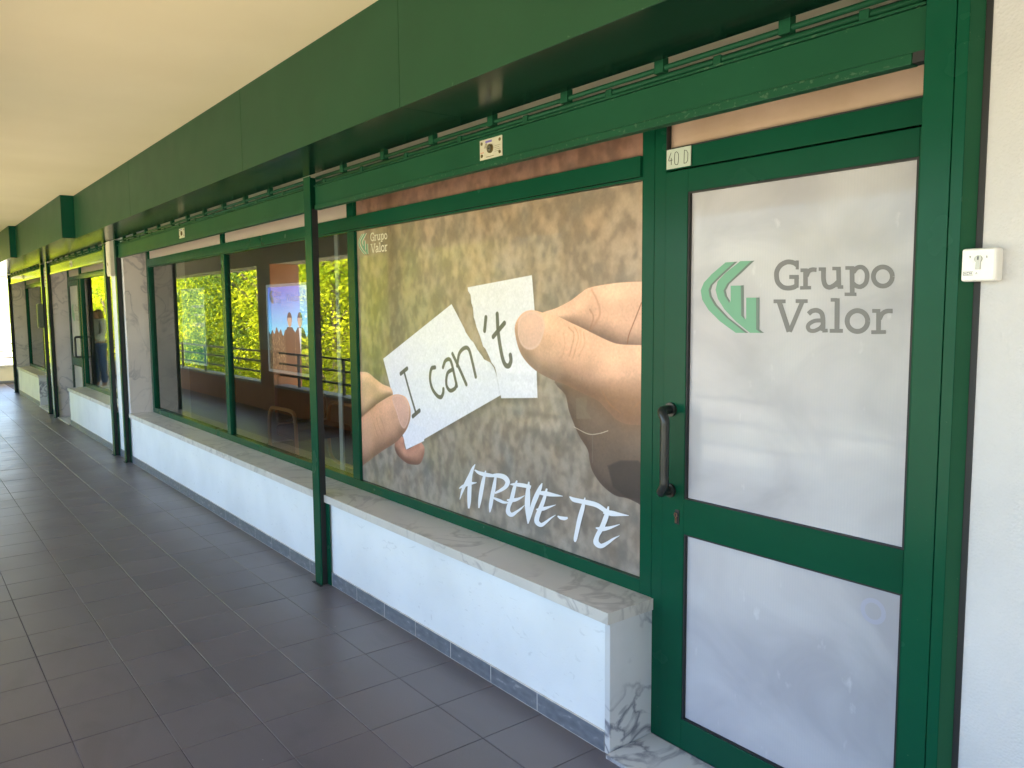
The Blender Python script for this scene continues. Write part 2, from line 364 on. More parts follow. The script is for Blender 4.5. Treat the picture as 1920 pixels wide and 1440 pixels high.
def plinth(x0, x1, end_right, label, sk0):
    t = thing('plinth_wall', label, 'wall', (x0/2+x1/2, .1, 0))
    e = .028 if end_right else 0
    B('wall', 'plaster', t, (x0, x1-e, 0, .2, 0, .472), bevel=.002)
    B('sill', 'sill', t, (x0, x1, -.0205, .205, .4745, .515)); B('sill_edge', 'sill_edge', t, (x0, x1+.002, -.0235, -.0208, .4742, .5155), (x1+.0002, x1+.0025, -.0207, .205, .4742, .5155))
    if end_right:
        B('marble_end', 'marble', t, (x1-.028, x1-.003, -.008, .205, .0, .4725), bevel=.002)
    else: B('marble_end', 'marble', t, (x0-.018, x0-.0005, -.006, .2, 0, .4725))
    xx = sk0
    if end_right: B('skirting_tile', 'skirting', t, (sk0+.0015, x1-e-.001, -.009, -.0005, .002, .074), bevel=.0015)
    while xx > x0:
        a, b = max(xx-.3025+.002, x0), min(xx-.002, x1-e-.001)
        if b-a > .02: B('skirting_tile', 'skirting', t, (a, b, -.009, -.0005, .002, .074+random.uniform(-.001, .001)), bevel=.0015)
        xx -= .3025
    B('skirting_grout', 'sill_edge', t, (x0, x1-e-.001, -.0083, -.0008, .0, .0755))
    return t
plinth(-8.80, -1.885, True, 'long white low wall with marble sill under the poster window', -2.282)
plinth(-12.38, -9.46, False, 'short white low wall under the window beside the far door', -9.46)
plinth(-17.95, -15.2, True, 'white low wall farthest down the walkway', -15.53)
th = B('threshold', 'marble', None, (-1.884, -.86, -.03, .2, -.004, .014), bevel=.002); tag(th, 'marble doorstep slab in front of the nearest door', 'threshold')
th = B('threshold', 'marble', None, (-13.33, -12.40, -.03, .2, -.004, .014)); tag(th, 'marble doorstep slab of the far door with the small logo', 'threshold')
th = B('threshold', 'marble', None, (-15.18, -13.95, -.03, .2, -.004, .014)); tag(th, 'marble doorstep slab farthest down the walkway', 'threshold')

def pier(x0, x1, label, cladding):
    t = thing('pier', label, 'wall', ((x0+x1)/2, .15, 0))
    B('wall', 'plaster', t, (x0, x1, 0, .6, 0, CEIL-.001)); B('skirting_tile', 'skirting', t, (x0+.01, x1-.01, -.009, -.0005, 0, .074))
    if cladding: B('marble_cladding', 'reveal', t, (x1+.0005, x1+.03, .0, .46, .0 if cladding == 2 else .5155, SOFF))
    return t
pier(-9.38, -8.83, 'white pier with cream box between the near and middle shop fronts', 1)
pier(-13.90, -13.40, 'narrow white pier between the two farthest shop fronts', 2)
pier(-18.5, -18.12, 'marble faced pier at the far end of the shop fronts', 1)
# right wall with a ragged plaster edge
bm = bmesh.new(); zs = np.linspace(0, CEIL-.001, 260); prev = None
jag = np.cumsum(rng.normal(0, .0012, 260)); jag -= np.linspace(jag[0], jag[-1], 260); jag = np.clip(jag, -.004, .004)+rng.normal(0, .0011, 260)
for z, j in zip(zs, jag):
    xl = -.758+j; row = [bm.verts.new((xl, -.018, z)), bm.verts.new((xl-.001, .0, z)), bm.verts.new((9, -.018, z))]
    if prev:
        bm.faces.new((prev[0], row[0], row[2], prev[2])); bm.faces.new((prev[0], prev[1], row[1], row[0]))
    prev = row
t = thing('end_pier', 'rough white rendered wall right of the door carrying the key switch', 'wall', (-.1, 0, 0))
obj('render_coat', bm, 'rough_plaster', t); B('wall', 'plaster', t, (-.757, 9, .001, .6, 0, CEIL-.001))

# ------------------------------------------------------------------ shop window joinery
YF, YB = .205, .262
def frame_bar(name, t, x0, x1, z0, z1, yf=YF, yb=YB, m='green'): return B(name, m, t, (x0, x1, yf, yb, z0, z1), bevel=.0018)
def pane(t, x0, x1, z0, z1, m='glass', y=.232, name='glass_pane'):
    bm = bmesh.new(); box(bm, x0, x1, y, y+.001, z0, z1) if m != 'glass' else None
    if m == 'glass':
        v = [bm.verts.new(p) for p in ((x0, y, z0), (x1, y, z0), (x1, y, z1), (x0, y, z1))]; bm.faces.new(v)
    return obj(name, bm, m, t)
win = thing('shop_window', 'long green framed shop window behind the tall centre post', 'window', (-5.3, YF, .515))
ZB, ZR, ZT, ZT2, ZU = .506, .566, 2.004, 2.074, 2.20
frame_bar('bottom_rail', win, -8.70, -1.953, ZB, ZR); frame_bar('transom', win, -8.70, -1.953, ZT, ZT2, YF-.012)
B('bead', 'green', win, (-8.70, -1.953, YF+.004, YF+.02, ZT-.010, ZT-.001)); frame_bar('head', win, -8.77, -1.897, ZU, ZU+.05)
frame_bar('jamb', win, -8.77, -8.70, ZB, ZU); frame_bar('jamb', win, -1.953, -1.897, ZB-.003, ZU)
for x0, x1 in ((-6.46, -6.385), (-4.24, -4.155)):
    frame_bar('mullion', win, x0, x1, ZR, ZT-.011, YF+.004); frame_bar('mullion', win, x0, x1, ZT2, ZU, YF+.004)
pane(win, -8.70, -6.46, ZR, ZT-.011); pane(win, -6.385, -4.24, ZR, ZT-.011); pane(win, -4.155, -1.953, ZR, ZT-.011)
for a, b in ((-8.70, -6.46), (-6.385, -4.24)): pane(win, a, b, ZT2, ZU, 'film_pink', .226, 'upper_pane')
pane(win, -4.155, -1.953, ZT2, ZU, 'glass', .240, 'upper_pane')

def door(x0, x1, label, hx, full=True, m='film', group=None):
    """leaf with two film covered panes; x0..x1 is the clear opening"""
    t = thing('glazed_door', label, 'door', ((x0+x1)/2, .2, 0), group); yf = .196; a, b = x0+.004, x1-.004; st = .094
    frame_bar('stile', t, a, a+st, .018, 2.000, yf); frame_bar('stile', t, b-.09, b, .018, 2.000, yf)
    for n_, z0, z1 in (('bottom_rail', .018, .125), ('lock_rail', .783, .904), ('top_rail', 1.927, 2.000)): frame_bar(n_, t, a+st, b-.09, z0, z1, yf)
    for z0, z1 in ((.125, .783), (.904, 1.927)):
        B('gasket', 'black', t, (a+st, a+st+.006, yf+.003, yf+.03, z0, z1), (b-.096, b-.09, yf+.003, yf+.03, z0, z1), (a+st+.006, b-.096, yf+.003, yf+.03, z1-.005, z1), (a+st+.006, b-.096, yf+.003, yf+.03, z0, z0+.003))
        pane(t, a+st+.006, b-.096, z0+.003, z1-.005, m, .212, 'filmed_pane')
    bm = bmesh.new(); hz0, hz1 = .925, 1.205; yo = yf-.062
    side = 1 if hx == 'l' else -1; bx = a+.036 if hx == 'l' else b-.036; gx = bx+side*.030
    pts = smooth_pts([(bx, yf, hz1), (bx, yf-.035, hz1), (bx+side*.012, yo, hz1-.004), (gx, yo-.006, hz1-.03), (gx, yo-.006, hz1-.06), (gx, yo-.006, (hz0+hz1)/2), (gx, yo-.006, hz0+.06), (gx, yo-.006, hz0+.03), (bx+side*.012, yo, hz0+.004), (bx, yf-.035, hz0), (bx, yf, hz0)], k=4)
    tube(bm, pts, .0155, 12); h = obj('handle', bm, 'handle', t, smooth=True)
    bm = bmesh.new()
    for z in (hz0, hz1): tube(bm, [(bx, yf-.0005, z), (bx, yf-.010, z)], .024, 20)
    obj('rose', bm, 'handle', h)
    return t, a+st+.006, b-.096
fr = thing('door_frame', 'green fixed frame and fanlight round the nearest door', 'door frame', (-1.4, YF, 0))
frame_bar('jamb', fr, -1.893, -1.842, .014, ZU, YF-.003); frame_bar('jamb', fr, -.90, -.86, .014, ZU)
frame_bar('head', fr, -1.842, -.90, 2.006, 2.073, YF-.008); pane(fr, -1.842, -.90, 2.073, ZU, 'film_peach', .226, 'fanlight')
B('gasket', 'black', fr, (-1.842, -.90, YF-.004, YF+.015, 2.0735, 2.078), (-1.842, -1.838, YF-.004, YF+.015, 2.078, ZU))
B('seal', 'black', fr, (-1.8968, -1.8932, YF+.01, YF+.05, .52, ZU))
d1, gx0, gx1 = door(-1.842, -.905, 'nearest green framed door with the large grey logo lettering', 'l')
# lock cylinder
bm = bmesh.new(); tube(bm, [(-1.772, .196, .845), (-1.772, .188, .845)], .0085, 16); box(bm, -1.776, -1.768, .1885, .196, .818, .845)
lk = obj('lock_cylinder', bm, 'chrome', d1)
B('keyhole', 'black', lk, (-1.7735, -1.7705, .1872, .1878, .839, .851))
B('worn_patch', 'black', d1, (-1.780, -1.762, .1935, .1957, .812, .862))
# ring mark printed on the lower pane
cxr, czr = on(1637, 1146, .2118)
bm = bmesh.new(); l, r = ribbon(ellipse(0, 0, .030, .030), .013)
decal_mesh(bm, [(l, r)], lambda p, y: (cxr+p[0], y, czr+p[1]), .2116)
M['ring'] = mat('grey ring print', (.40, .39, .47), .4); obj('ring_mark', bm, 'ring', d1)

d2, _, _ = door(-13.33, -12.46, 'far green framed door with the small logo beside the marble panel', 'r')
fr = thing('door_frame', 'green fixed frame round the far door with the small logo', 'door frame', (-12.9, YF, 0))
frame_bar('jamb', fr, -13.368, -13.332, .014, ZU); frame_bar('jamb', fr, -12.458, -12.42, .014, ZU); frame_bar('head', fr, -13.332, -12.458, 2.004, 2.06); pane(fr, -13.332, -12.458, 2.06, ZU, 'film_pink', .226, 'fanlight')
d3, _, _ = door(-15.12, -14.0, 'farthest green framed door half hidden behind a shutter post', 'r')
fr = thing('door_frame', 'green fixed frame round the farthest door', 'door frame', (-14.5, YF, 0))
frame_bar('jamb', fr, -15.18, -15.122, .014, ZU); frame_bar('jamb', fr, -13.998, -13.905, .014, ZU); frame_bar('head', fr, -15.122, -13.998, 2.004, 2.06); pane(fr, -15.122, -13.998, 2.06, ZU, 'film_pink', .226, 'fanlight')
def small_window(x0, x1, label):
    t = thing('shop_window', label, 'window', ((x0+x1)/2, YF, .515))
    frame_bar('bottom_rail', t, x0+.06, x1-.05, ZB, ZR); frame_bar('transom', t, x0+.06, x1-.05, ZT, ZT2); frame_bar('jamb', t, x0, x0+.06, ZB, ZU); frame_bar('jamb', t, x1-.05, x1, ZB, ZU)
    pane(t, x0+.06, x1-.05, ZR, ZT); pane(t, x0+.06, x1-.05, ZT2, ZU, 'film_pink', .226, 'upper_pane'); return t
small_window(-12.415, -9.385, 'green framed window reflecting a woman and bright trees')
small_window(-18.05, -15.185, 'farthest green framed window beside the marble pier')

# ------------------------------------------------------------------ roller grilles
def lock_plate(t, cx, cz, full=True, y=-.0305):
    lp = B('lock_plate', 'lock_plate', t, (cx-.072, cx+.072, y-.003, y, cz-.038, cz+.038), bevel=.004 if full else 0)
    bm = bmesh.new(); tube(bm, [(cx, y-.003, cz-.002), (cx, y-.010, cz-.002)], .0165, 22); obj('cylinder', bm, 'brass', lp)
    bm = bmesh.new(); tube(bm, [(cx, y-.0102, cz-.002), (cx, y-.0115, cz-.002)], .011, 18); obj('cylinder_face', bm, 'steel', lp)
    B('keyhole', 'black', lp, (cx-.006, cx+.006, y-.0125, y-.0118, cz-.0035, cz-.0005))
    if not full: return
    for sx in (-.058, .058):
        for sz in (-.022, .024):
            bm = bmesh.new(); tube(bm, [(cx+sx, y-.003, cz+sz), (cx+sx, y-.0045, cz+sz)], .0065, 14); obj('screw', bm, 'brass', lp)
    bm = bmesh.new()
    for k in range(6): l_, r_2 = ribbon([(-.044+k*.0035, .004), (-.032+k*.002, .022)], .0012); decal_mesh(bm, [(l_, r_2)], lambda p, yy: (cx+p[0], yy, cz+p[1]), y-.0032)
    for k in range(4): box(bm, cx+.026, cx+.062-(k % 2)*.006, y-.0036, y-.0032, cz+.004-k*.007, cz+.0052-k*.007)
    box(bm, cx-.03, cx+.02, y-.0036, y-.0032, cz-.031, cz-.029)
    obj('engraving', bm, 'brass', lp)['kind'] = 'stuff'
    B('violet_band', 'blue_print', lp, (cx-.033, cx+.008, y-.0036, y-.0032, cz+.023, cz+.031)); B('red_mark', 'red_print', lp, (cx-.066, cx-.045, y-.0036, y-.0032, cz-.012, cz-.009))
def grille(x0, x1, label, lock_x, clip0, full=True, grp=None):
    t = thing('roller_grille', label, 'roller shutter', ((x0+x1)/2, -.02, 2.1), 'rolled up grilles above the shop fronts')
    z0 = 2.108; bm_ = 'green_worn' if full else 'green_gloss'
    B('bottom_bar', bm_, t, (x0, x1, -.030, -.004, z0+.010, 2.214), bevel=.002)
    B('bar_lip', bm_, t, (x0, x1-.028, -.036, -.003, z0-.016, z0+.0095), bevel=.0025)
    B('bar_flange', 'green_worn', t, (x0, x1, -.038, -.004, 2.2145, 2.221), bevel=.001)
    B('end_stop', 'black', t, (x1-.0275, x1-.001, -.033, -.004, z0-.014, z0+.0095))
    bm = bmesh.new(); 
    for z, r in ((2.236, .0085), (2.262, .0085)): tube(bm, [(x0, -.018, z), (x1, -.018, z)], r, 8)
    obj('tube', bm, 'green_worn', t, smooth=True)
    if full: B('dark_gap_strip', 'green_dark', t, (x0, x1, .012, .018, 2.222, 2.258))  # dark strip put in for the shaded gap behind the tubes
    k = 0; x = clip0
    while x > x0+.03:
        if x < x1-.02:
            B('clip', 'green_worn', t, (x-.013, x+.013, -.031, -.006, 2.222, 2.247), bevel=.003 if full else 0)
        if x0+.03 < x-.213 < x1-.02: B('clip', 'green_worn', t, (x-.213-.017, x-.213+.017, -.031, -.006, 2.2475, 2.292), bevel=0)
        x -= .4255
    lock_plate(t, lock_x, 2.163, full)
    return t
grille(-4.125, -.885, 'rolled up green grille with lock plate above poster window and nearest door', -2.515, -1.033)
grille(-8.86, -4.225, 'rolled up green grille above the clear panes left of the centre post', -6.62, -4.58, True)
grille(-13.30, -9.48, 'rolled up grille catching light above the far door with small logo', -11.5, -9.75, False)
grille(-18.1, -13.99, 'farthest rolled up grille at the end of the walkway', -16.1, -14.2, False)

def post(xa, xb, label, ytop=-.055, two_sided=True, low=True):
    t = thing('shutter_post', label, 'post', ((xa+xb)/2, -.03, 0), 'green guide posts of the roller grilles')
    B('front_plate', 'green', t, (xa, xb, -.057, -.049, 0, SOFF-.001), bevel=.0015)
    w_ = xb-xa; B('web', 'green', t, (xa+.004, xa+w_*.5, -.0485, -.0025, 0, SOFF-.001)); B('channel_lining', 'black', t, (xa+w_*.5+.0003, xb-.012, -.0485, -.010, 0, 2.1))
    if low: B('back_plate', 'green', t, (xa, xb+.03, -.0155, -.0095, 0, .470), bevel=.001)
    B('foot', 'black', t, (xa-.012, xb+.012, -.072, -.0575, 0, .004))
    return t
post(-4.215, -4.130, 'tall green centre post between the two roller grilles')
post(-9.475, -9.385, 'green post left of the cream box on the white pier')
post(-8.925, -8.865, 'green post right of the cream box on the white pier')
post(-13.40+.0, -13.33, 'green post standing right of the grey lock box')
p4 = post(-13.985, -13.90, 'green post carrying the grey lock box')
post(-18.22, -18.12, 'farthest green post at the end of the shop fronts')
t = thing('shutter_post', 'wide green post between the nearest door and the white wall', 'post', (-.83, -.03, 0), 'green guide posts of the roller grilles')
B('front_plate', 'green', t, (-.876, -.8115, -.055, -.047, 0, SOFF), bevel=.0015); B('cover_strip', 'green', t, (-.8095, -.784, -.055, -.047, 0, SOFF), bevel=.0015)
B('side_plate', 'green', t, (-.868, -.862, -.0465, .19, 0, SOFF)); B('web', 'green', t, (-.8465, -.786, -.0465, -.001, 0, SOFF))
bm = bmesh.new(); v = [bm.verts.new(p) for p in ((-.7835, -.054, 0), (-.766, -.022, 0), (-.766, -.022, SOFF), (-.7835, -.054, SOFF))]; bm.faces.new(v); obj('edge_cover', bm, 'green_worn', t)
B('sealant', 'black', t, (-.7665, -.753, -.0205, -.001, 0, SOFF))

# ------------------------------------------------------------------ green fascia boxes
def fascia(x0, x1, yf, joints, label, yback=-.062):
    t = thing('fascia_box', label, 'fascia', ((x0+x1)/2, yf, SOFF), 'green fascia boxes above the shop fronts')
    xs = [x1]+joints+[x0]
    for b, a in zip(xs, xs[1:]):
        B('front_panel', 'fascia', t, (a+.0012, b-.0012, yf, yf+.004, SOFF, CEIL-.002), bevel=.0012)
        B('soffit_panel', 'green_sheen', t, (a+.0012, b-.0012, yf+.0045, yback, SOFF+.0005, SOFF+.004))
    B('end_panel', 'green', t, (x0, x0+.004, yf+.0045, yback, SOFF+.0045, CEIL-.003)); B('end_panel', 'green', t, (x1-.005, x1-.0005, yf+.0045, yback, SOFF+.0045, CEIL-.003))
    B('backing', 'green', t, (x0+.005, x1-.006, yback-.004, yback-.0005, SOFF+.0045, CEIL-.003))
fascia(-8.895, 8.9, -.40, [7.2, 5.6, 4.0, 2.3, .7, -.93, -2.563, -4.18, -6.62], 'nearest green fascia box running over the poster window')
fascia(-12.405, -8.897, -.515, [-10.6], 'second green fascia box standing proud of the first one')
fascia(-18.4, -12.407, -.59, [-14.6, -16.5], 'farthest green fascia box where the walkway ends')
sv = B('soffit', 'cream', None, (-20.9, -18.402, -.59, 1.0, 2.30, CEIL-.002)); tag(sv, 'pale boxed soffit past the farthest fascia box', 'soffit')

# ------------------------------------------------------------------ lettering
def G2(strs, wd): return [ribbon(s[0], s[1] if len(s) > 1 else wd, *(s[2:] if len(s) > 2 else ())) for s in strs]
LETTERS = [
 ('g', [([(962, 128), (925, 105), (870, 100), (815, 127), (783, 175), (778, 225), (790, 278), (830, 318), (875, 329), (925, 322), (955, 305)], 43), ([(953, 325), (953, 215)], 38), ([(890, 231), (974, 231)], 35), ([(960, 86), (960, 165)], 27)]),
 ('r', [([(1032, 180), (1032, 328)], 40), ([(988, 172), (1052, 172)], 33), ([(985, 327), (1082, 325)], 31), ([(1040, 225), (1060, 182), (1090, 166), (1130, 168)], 38)]),
 ('u', [([(1190, 172), (1191, 255), (1207, 305), (1242, 322), (1285, 304), (1318, 275)], 42), ([(1322, 170), (1325, 320)], 40), ([(1148, 162), (1212, 162)], 31), ([(1268, 157), (1342, 157)], 31), ([(1315, 319), (1365, 319)], 31)]),
 ('p', [([(1440, 165), (1443, 380)], 42), ([(1382, 152), (1462, 152)], 32), ([(1376, 383), (1480, 383)], 31), ([(1452, 190), (1487, 150), (1533, 147), (1566, 182), (1573, 230), (1560, 285), (1520, 316), (1480, 311), (1452, 290)], 40)]),
 ('o', [(ellipse(1711, 227, 83, 84), 42)]),
 ('v', [([(802, 452), (888, 712)], 44), ([(1003, 452), (893, 712)], 38), ([(752, 445), (858, 445)], 33), ([(946, 443), (1052, 443)], 33)]),
 ('a', [([(1058, 556), (1090, 530), (1135, 525), (1172, 548), (1185, 600), (1185, 705)], 42), ([(1182, 612), (1115, 616), (1068, 640), (1053, 670), (1070, 700), (1112, 703), (1160, 680), (1185, 650)], 36), ([(1180, 703), (1228, 701)], 33)]),
 ('l', [([(1310, 418), (1308, 700)], 44), ([(1253, 432), (1310, 432)], 32), ([(1245, 704), (1361, 704)], 34)]),
 ('o', [(ellipse(1488, 618, 90, 91), 44)]),
 ('r', [([(1674, 540), (1673, 715)], 42), ([(1618, 529), (1690, 529)], 34), ([(1610, 716), (1738, 714)], 34), ([(1682, 600), (1708, 552), (1748, 531), (1798, 530)], 40)])]
SW_G = [[(330, 103), (210, 205), (140, 280), (112, 350), (125, 430), (180, 520), (280, 620), (420, 722), (505, 722), (340, 590), (235, 480), (190, 400), (181, 345), (200, 298), (270, 225), (410, 98)],
        [(460, 92), (330, 195), (260, 270), (243, 345), (262, 420), (320, 515), (420, 620), (545, 722), (640, 722), (600, 690), (600, 412), (512, 412), (512, 590), (503, 605), (468, 570), (465, 306), (375, 308), (375, 440), (365, 460), (325, 400), (313, 350), (345, 290), (450, 190), (555, 90)]]
SW_D = [[(410, 98), (436, 96), (290, 228), (217, 302), (201, 350), (210, 400), (255, 475), (358, 588), (530, 722), (505, 722), (340, 590), (235, 480), (190, 400), (181, 345), (200, 298), (270, 225)],
        [(555, 90), (586, 87), (470, 195), (365, 290), (333, 350), (345, 400), (371, 440), (365, 460), (325, 400), (313, 350), (345, 290), (450, 190)],
        [(465, 306), (490, 303), (490, 570), (503, 605), (468, 570)], [(600, 412), (628, 412), (628, 690), (670, 722), (640, 722), (600, 690)]]
def z_door(p, y):                                           # lettering was measured on the nearest door
    x, z = on(1290+p[0]/4.683, 470+p[1]/4.683, .2115); return (x, y, z)
_o = z_door((112, 722), 0); _e = z_door((1815, 100), 0); LW = _e[0]-_o[0]; LH = _e[2]-_o[2]
def logo(parent, y, fn, dark='grey_print', g='green_print', gd='green_dark_print', split=False, outline=False):
    if outline:
        bm = bmesh.new()
        decal_mesh(bm, [ribbon(s, 12) for s in ([(410, 98), (270, 225), (200, 298), (181, 345), (190, 400), (235, 480), (340, 590), (505, 722)], [(330, 103), (210, 205), (140, 280), (112, 350), (125, 430), (180, 520), (280, 620), (420, 722)], [(465, 306), (465, 570), (520, 680)], [(600, 412), (600, 690), (640, 722)], [(555, 90), (450, 190), (345, 290), (313, 350), (365, 460)])], fn, y-.0006)
        obj('logo_outline', bm, dark, parent)
    bm = bmesh.new(); decal_mesh(bm, [], fn, y-.0001, SW_G); obj('logo_mark', bm, g, parent)
    bm = bmesh.new(); decal_mesh(bm, [], fn, y-.0004, SW_D); obj('logo_shadow', bm, gd, parent)
    if split:
        for n_, st in LETTERS:
            bm = bmesh.new(); decal_mesh(bm, [ribbon(*s) for s in st], fn, y); obj('letter', bm, dark, parent)
    else:
        bm = bmesh.new()
        for n_, st in LETTERS: decal_mesh(bm, [ribbon(*s) for s in st], fn, y)
        obj('lettering', bm, dark, parent)
logo(d1, .2112, z_door, split=True)
def affine_logo(x0, z0, width, height):
    def fn(p, y):
        q = z_door(p, 0); return (x0+(q[0]-_o[0])/LW*width, y, z0+(q[2]-_o[2])/LH*height)
    return fn
logo(d2, .2112, affine_logo(-13.18, 1.42, .64, .215))

# house number
xa, za = on(1250, 282, .19); xb, zb = on(1294.5, 310, .19)
pl = B('number_plate', 'plate', None, (xa, xb, .1900, .1935, zb, za), bevel=.0006); tag(pl, 'small pale house number plate reading 40 D at the door corner', 'sign')
def z_num(p, y):
    x, z = on(1190+p[0]/8, 220+p[1]/8, .19); return (x, y, z)
bm = bmesh.new(); decal_mesh(bm, [ribbon(s, 9) for s in ([(548, 530), (512, 650), (572, 638)], )], z_num, .1896)
decal_mesh(bm, [ribbon([(552, 610), (550, 715)], 9), ribbon([(632, 515), (605, 545), (602, 680), (625, 710), (652, 690), (660, 560), (632, 515)], 9),
                ribbon([(748, 492), (742, 690)], 9), ribbon([(744, 492), (780, 496), (802, 535), (797, 650), (772, 684), (738, 690)], 9, False)], z_num, .1894)
obj('digits', bm, 'ink', pl)

# ------------------------------------------------------------------ printed picture, painted in numpy on its own canvas
def img_material(name, arr, rough=.35, coat=.35):
    h, w_ = arr.shape[:2]; im = bpy.data.images.new(name, w_, h, float_buffer=False); im.colorspace_settings.name = 'sRGB'
    px = np.ones((h, w_, 4), np.float32); px[..., :3] = np.clip(arr, 0, 1)[::-1]; im.pixels.foreach_set(px.ravel()); im.pack()
    m = mat(name, (.5, .5, .5), rough, coat=coat); tx = N(m, 'ShaderNodeTexImage'); tx.image = im; tx.extension = 'EXTEND'
    L(m, tx.outputs[0], P(m).inputs['Base Color']); return m
def blur(a, s):
    if s <= 0: return a
    r = int(3*s)+1; k = np.exp(-np.arange(-r, r+1)**2/(2*s*s)); k /= k.sum()
    for ax in (0, 1):
        pad = [(0, 0)]*a.ndim; pad[ax] = (r, r); b = np.pad(a, pad, mode='edge')
        b = np.cumsum(b, axis=ax) if False else b
        out = np.zeros_like(a); n_ = a.shape[ax]
        for i, kk in enumerate(k):
            out += kk*np.take(b, range(i, i+n_), axis=ax)
        a = out
    return a
X0, X1, Z0, Z1 = -4.150, -1.955, .566, ZU; RES = 2.0/1000
W_, H_ = int((X1-X0)/RES), int((Z1-Z0)/RES)
def cv(px, py):
    x, z = on(px, py, .22); return ((x-X0)/RES, (Z1-z)/RES)
gy, gx = np.mgrid[0:H_, 0:W_].astype(np.float32)
def poly_sdf(pts):                                          # signed distance to a polygon, negative inside, within its bounds
    pts = np.array(pts, np.float32); x0 = max(int(pts[:, 0].min())-40, 0); x1 = min(int(pts[:, 0].max())+40, W_); y0 = max(int(pts[:, 1].min())-40, 0); y1 = min(int(pts[:, 1].max())+40, H_)
    gx_, gy_ = gx[y0:y1, x0:x1], gy[y0:y1, x0:x1]; d = np.full(gx_.shape, 1e9, np.float32); ins = np.zeros(gx_.shape, bool)
    for a, b in zip(pts, np.roll(pts, -1, 0)):
        e = b-a; t = np.clip(((gx_-a[0])*e[0]+(gy_-a[1])*e[1])/(e@e+1e-9), 0, 1); d = np.minimum(d, (gx_-a[0]-t*e[0])**2+(gy_-a[1]-t*e[1])**2)
        c_ = ((a[1] > gy_) != (b[1] > gy_)); xi = (b[0]-a[0])*(gy_-a[1])/((b[1]-a[1])+1e-9)+a[0]; ins ^= c_ & (gx_ < xi)
    out = np.full((H_, W_), 1e3, np.float32); d = np.sqrt(d); out[y0:y1, x0:x1] = np.where(ins, -d, d); return out
def over(img, col, mask): return img*(1-mask[..., None])+np.asarray(col, np.float32)*mask[..., None] if np.ndim(col) == 1 else img*(1-mask[..., None])+col*mask[..., None]
def rn(s1, s2, amp=1.0):
    a = rng.normal(0, 1, (H_, W_)).astype(np.float32)
    r1 = int(max(1, s1)); small = None
    a = blur(a, 1) if s1 <= 1 else a
    # separable blur of different extent in x and y
    for ax, s in ((1, s1), (0, s2)):
        r = int(3*s)+1; k = np.exp(-np.arange(-r, r+1)**2/(2*s*s)); k /= k.sum(); pad = [(0, 0), (0, 0)]; pad[ax] = (r, r); b = np.pad(a, pad, mode='wrap')
        F = np.fft.rfft(b, axis=ax); K = np.fft.rfft(np.r_[k, np.zeros(b.shape[ax]-len(k))])
        a = np.fft.irfft(F*(K[None, :] if ax == 1 else K[:, None]), n=b.shape[ax], axis=ax); a = np.take(a, range(2*r, 2*r+(W_ if ax == 1 else H_)), axis=ax)
    return (a/a.std()*amp).astype(np.float32)
vz = gy/H_; hx_ = gx/W_
base = np.array([156, 134, 112])/255.; low = np.array([136, 125, 115])/255.; grn = np.array([128, 121, 84])/255.
tt = np.clip((vz-.30)/.5, 0, 1)[..., None]; img = base*(1-tt)+low*tt
gm = np.clip(.8*np.exp(-((hx_-.10)/.28)**2-((vz-.42)/.24)**2)*1.0+.25*rn(30, 40), 0, .7)*np.exp(-((hx_-.12)/.36)**2)
img = over(img, grn, np.clip(gm, 0, 1).astype(np.float32))
tex = rn(4, 5)*.40+rn(8, 10)*.65+rn(34, 34)*.30
tex = np.tanh(tex*.9)*1.1; img = img*(1+.13*tex[..., None])+np.array([.006, 0, -.005])*rn(12, 14)[..., None]
st = np.exp(-((hx_-.17-.02*rn(20, 90)*.3)/.035)**2)*np.clip(1-vz*1.6, 0, 1); img = over(img, np.array([98, 74, 52])/255., (st*.55).astype(np.float32))
top = vz < (Z1-ZT2)/(Z1-Z0); img = np.where(top[..., None], img*np.array([.86, .76, .78]), img)
Zr = lambda a, b, ox, oy, s: cv(ox+a/s, oy+b/s)
HR = lambda q: [Zr(a, b, 940, 480, 3.0) for a, b in q]; HL = lambda q: [Zr(a, b, 660, 640, 5.54) for a, b in q]; PP = lambda q: [Zr(a, b, 660, 480, 3.3103) for a, b in q]
def limb(img, pts, tone, width, light=(-.35, -.85), soft=1.2, sm=True, gloss=.0):
    d = poly_sdf(smooth_pts(pts, True, 4) if sm else pts); m_ = np.clip(.5-d/soft, 0, 1)
    hgt = np.sqrt(np.clip(1-(1-np.clip(-d/width, 0, 1))**2, 0, 1))*width; hgt = blur(hgt.astype(np.float32), width*.16)
    ny, nx = np.gradient(hgt); nz_ = 1/np.sqrt(1+nx*nx+ny*ny); sh = (-nx*light[0]*-1-ny*light[1]*-1)*nz_
    sh = -(nx*light[0]+ny*light[1])*nz_
    lam = .68+.32*nz_+.34*sh
    col = np.asarray(tone)/255.*np.clip(lam, .45, 1.2)[..., None]; col[..., 0] += .03*(1-nz_); col *= (1+.010*rn(1.2, 1.2)[..., None]+.022*rn(14, 14)[..., None])
    return over(img, col, m_.astype(np.float32)), m_
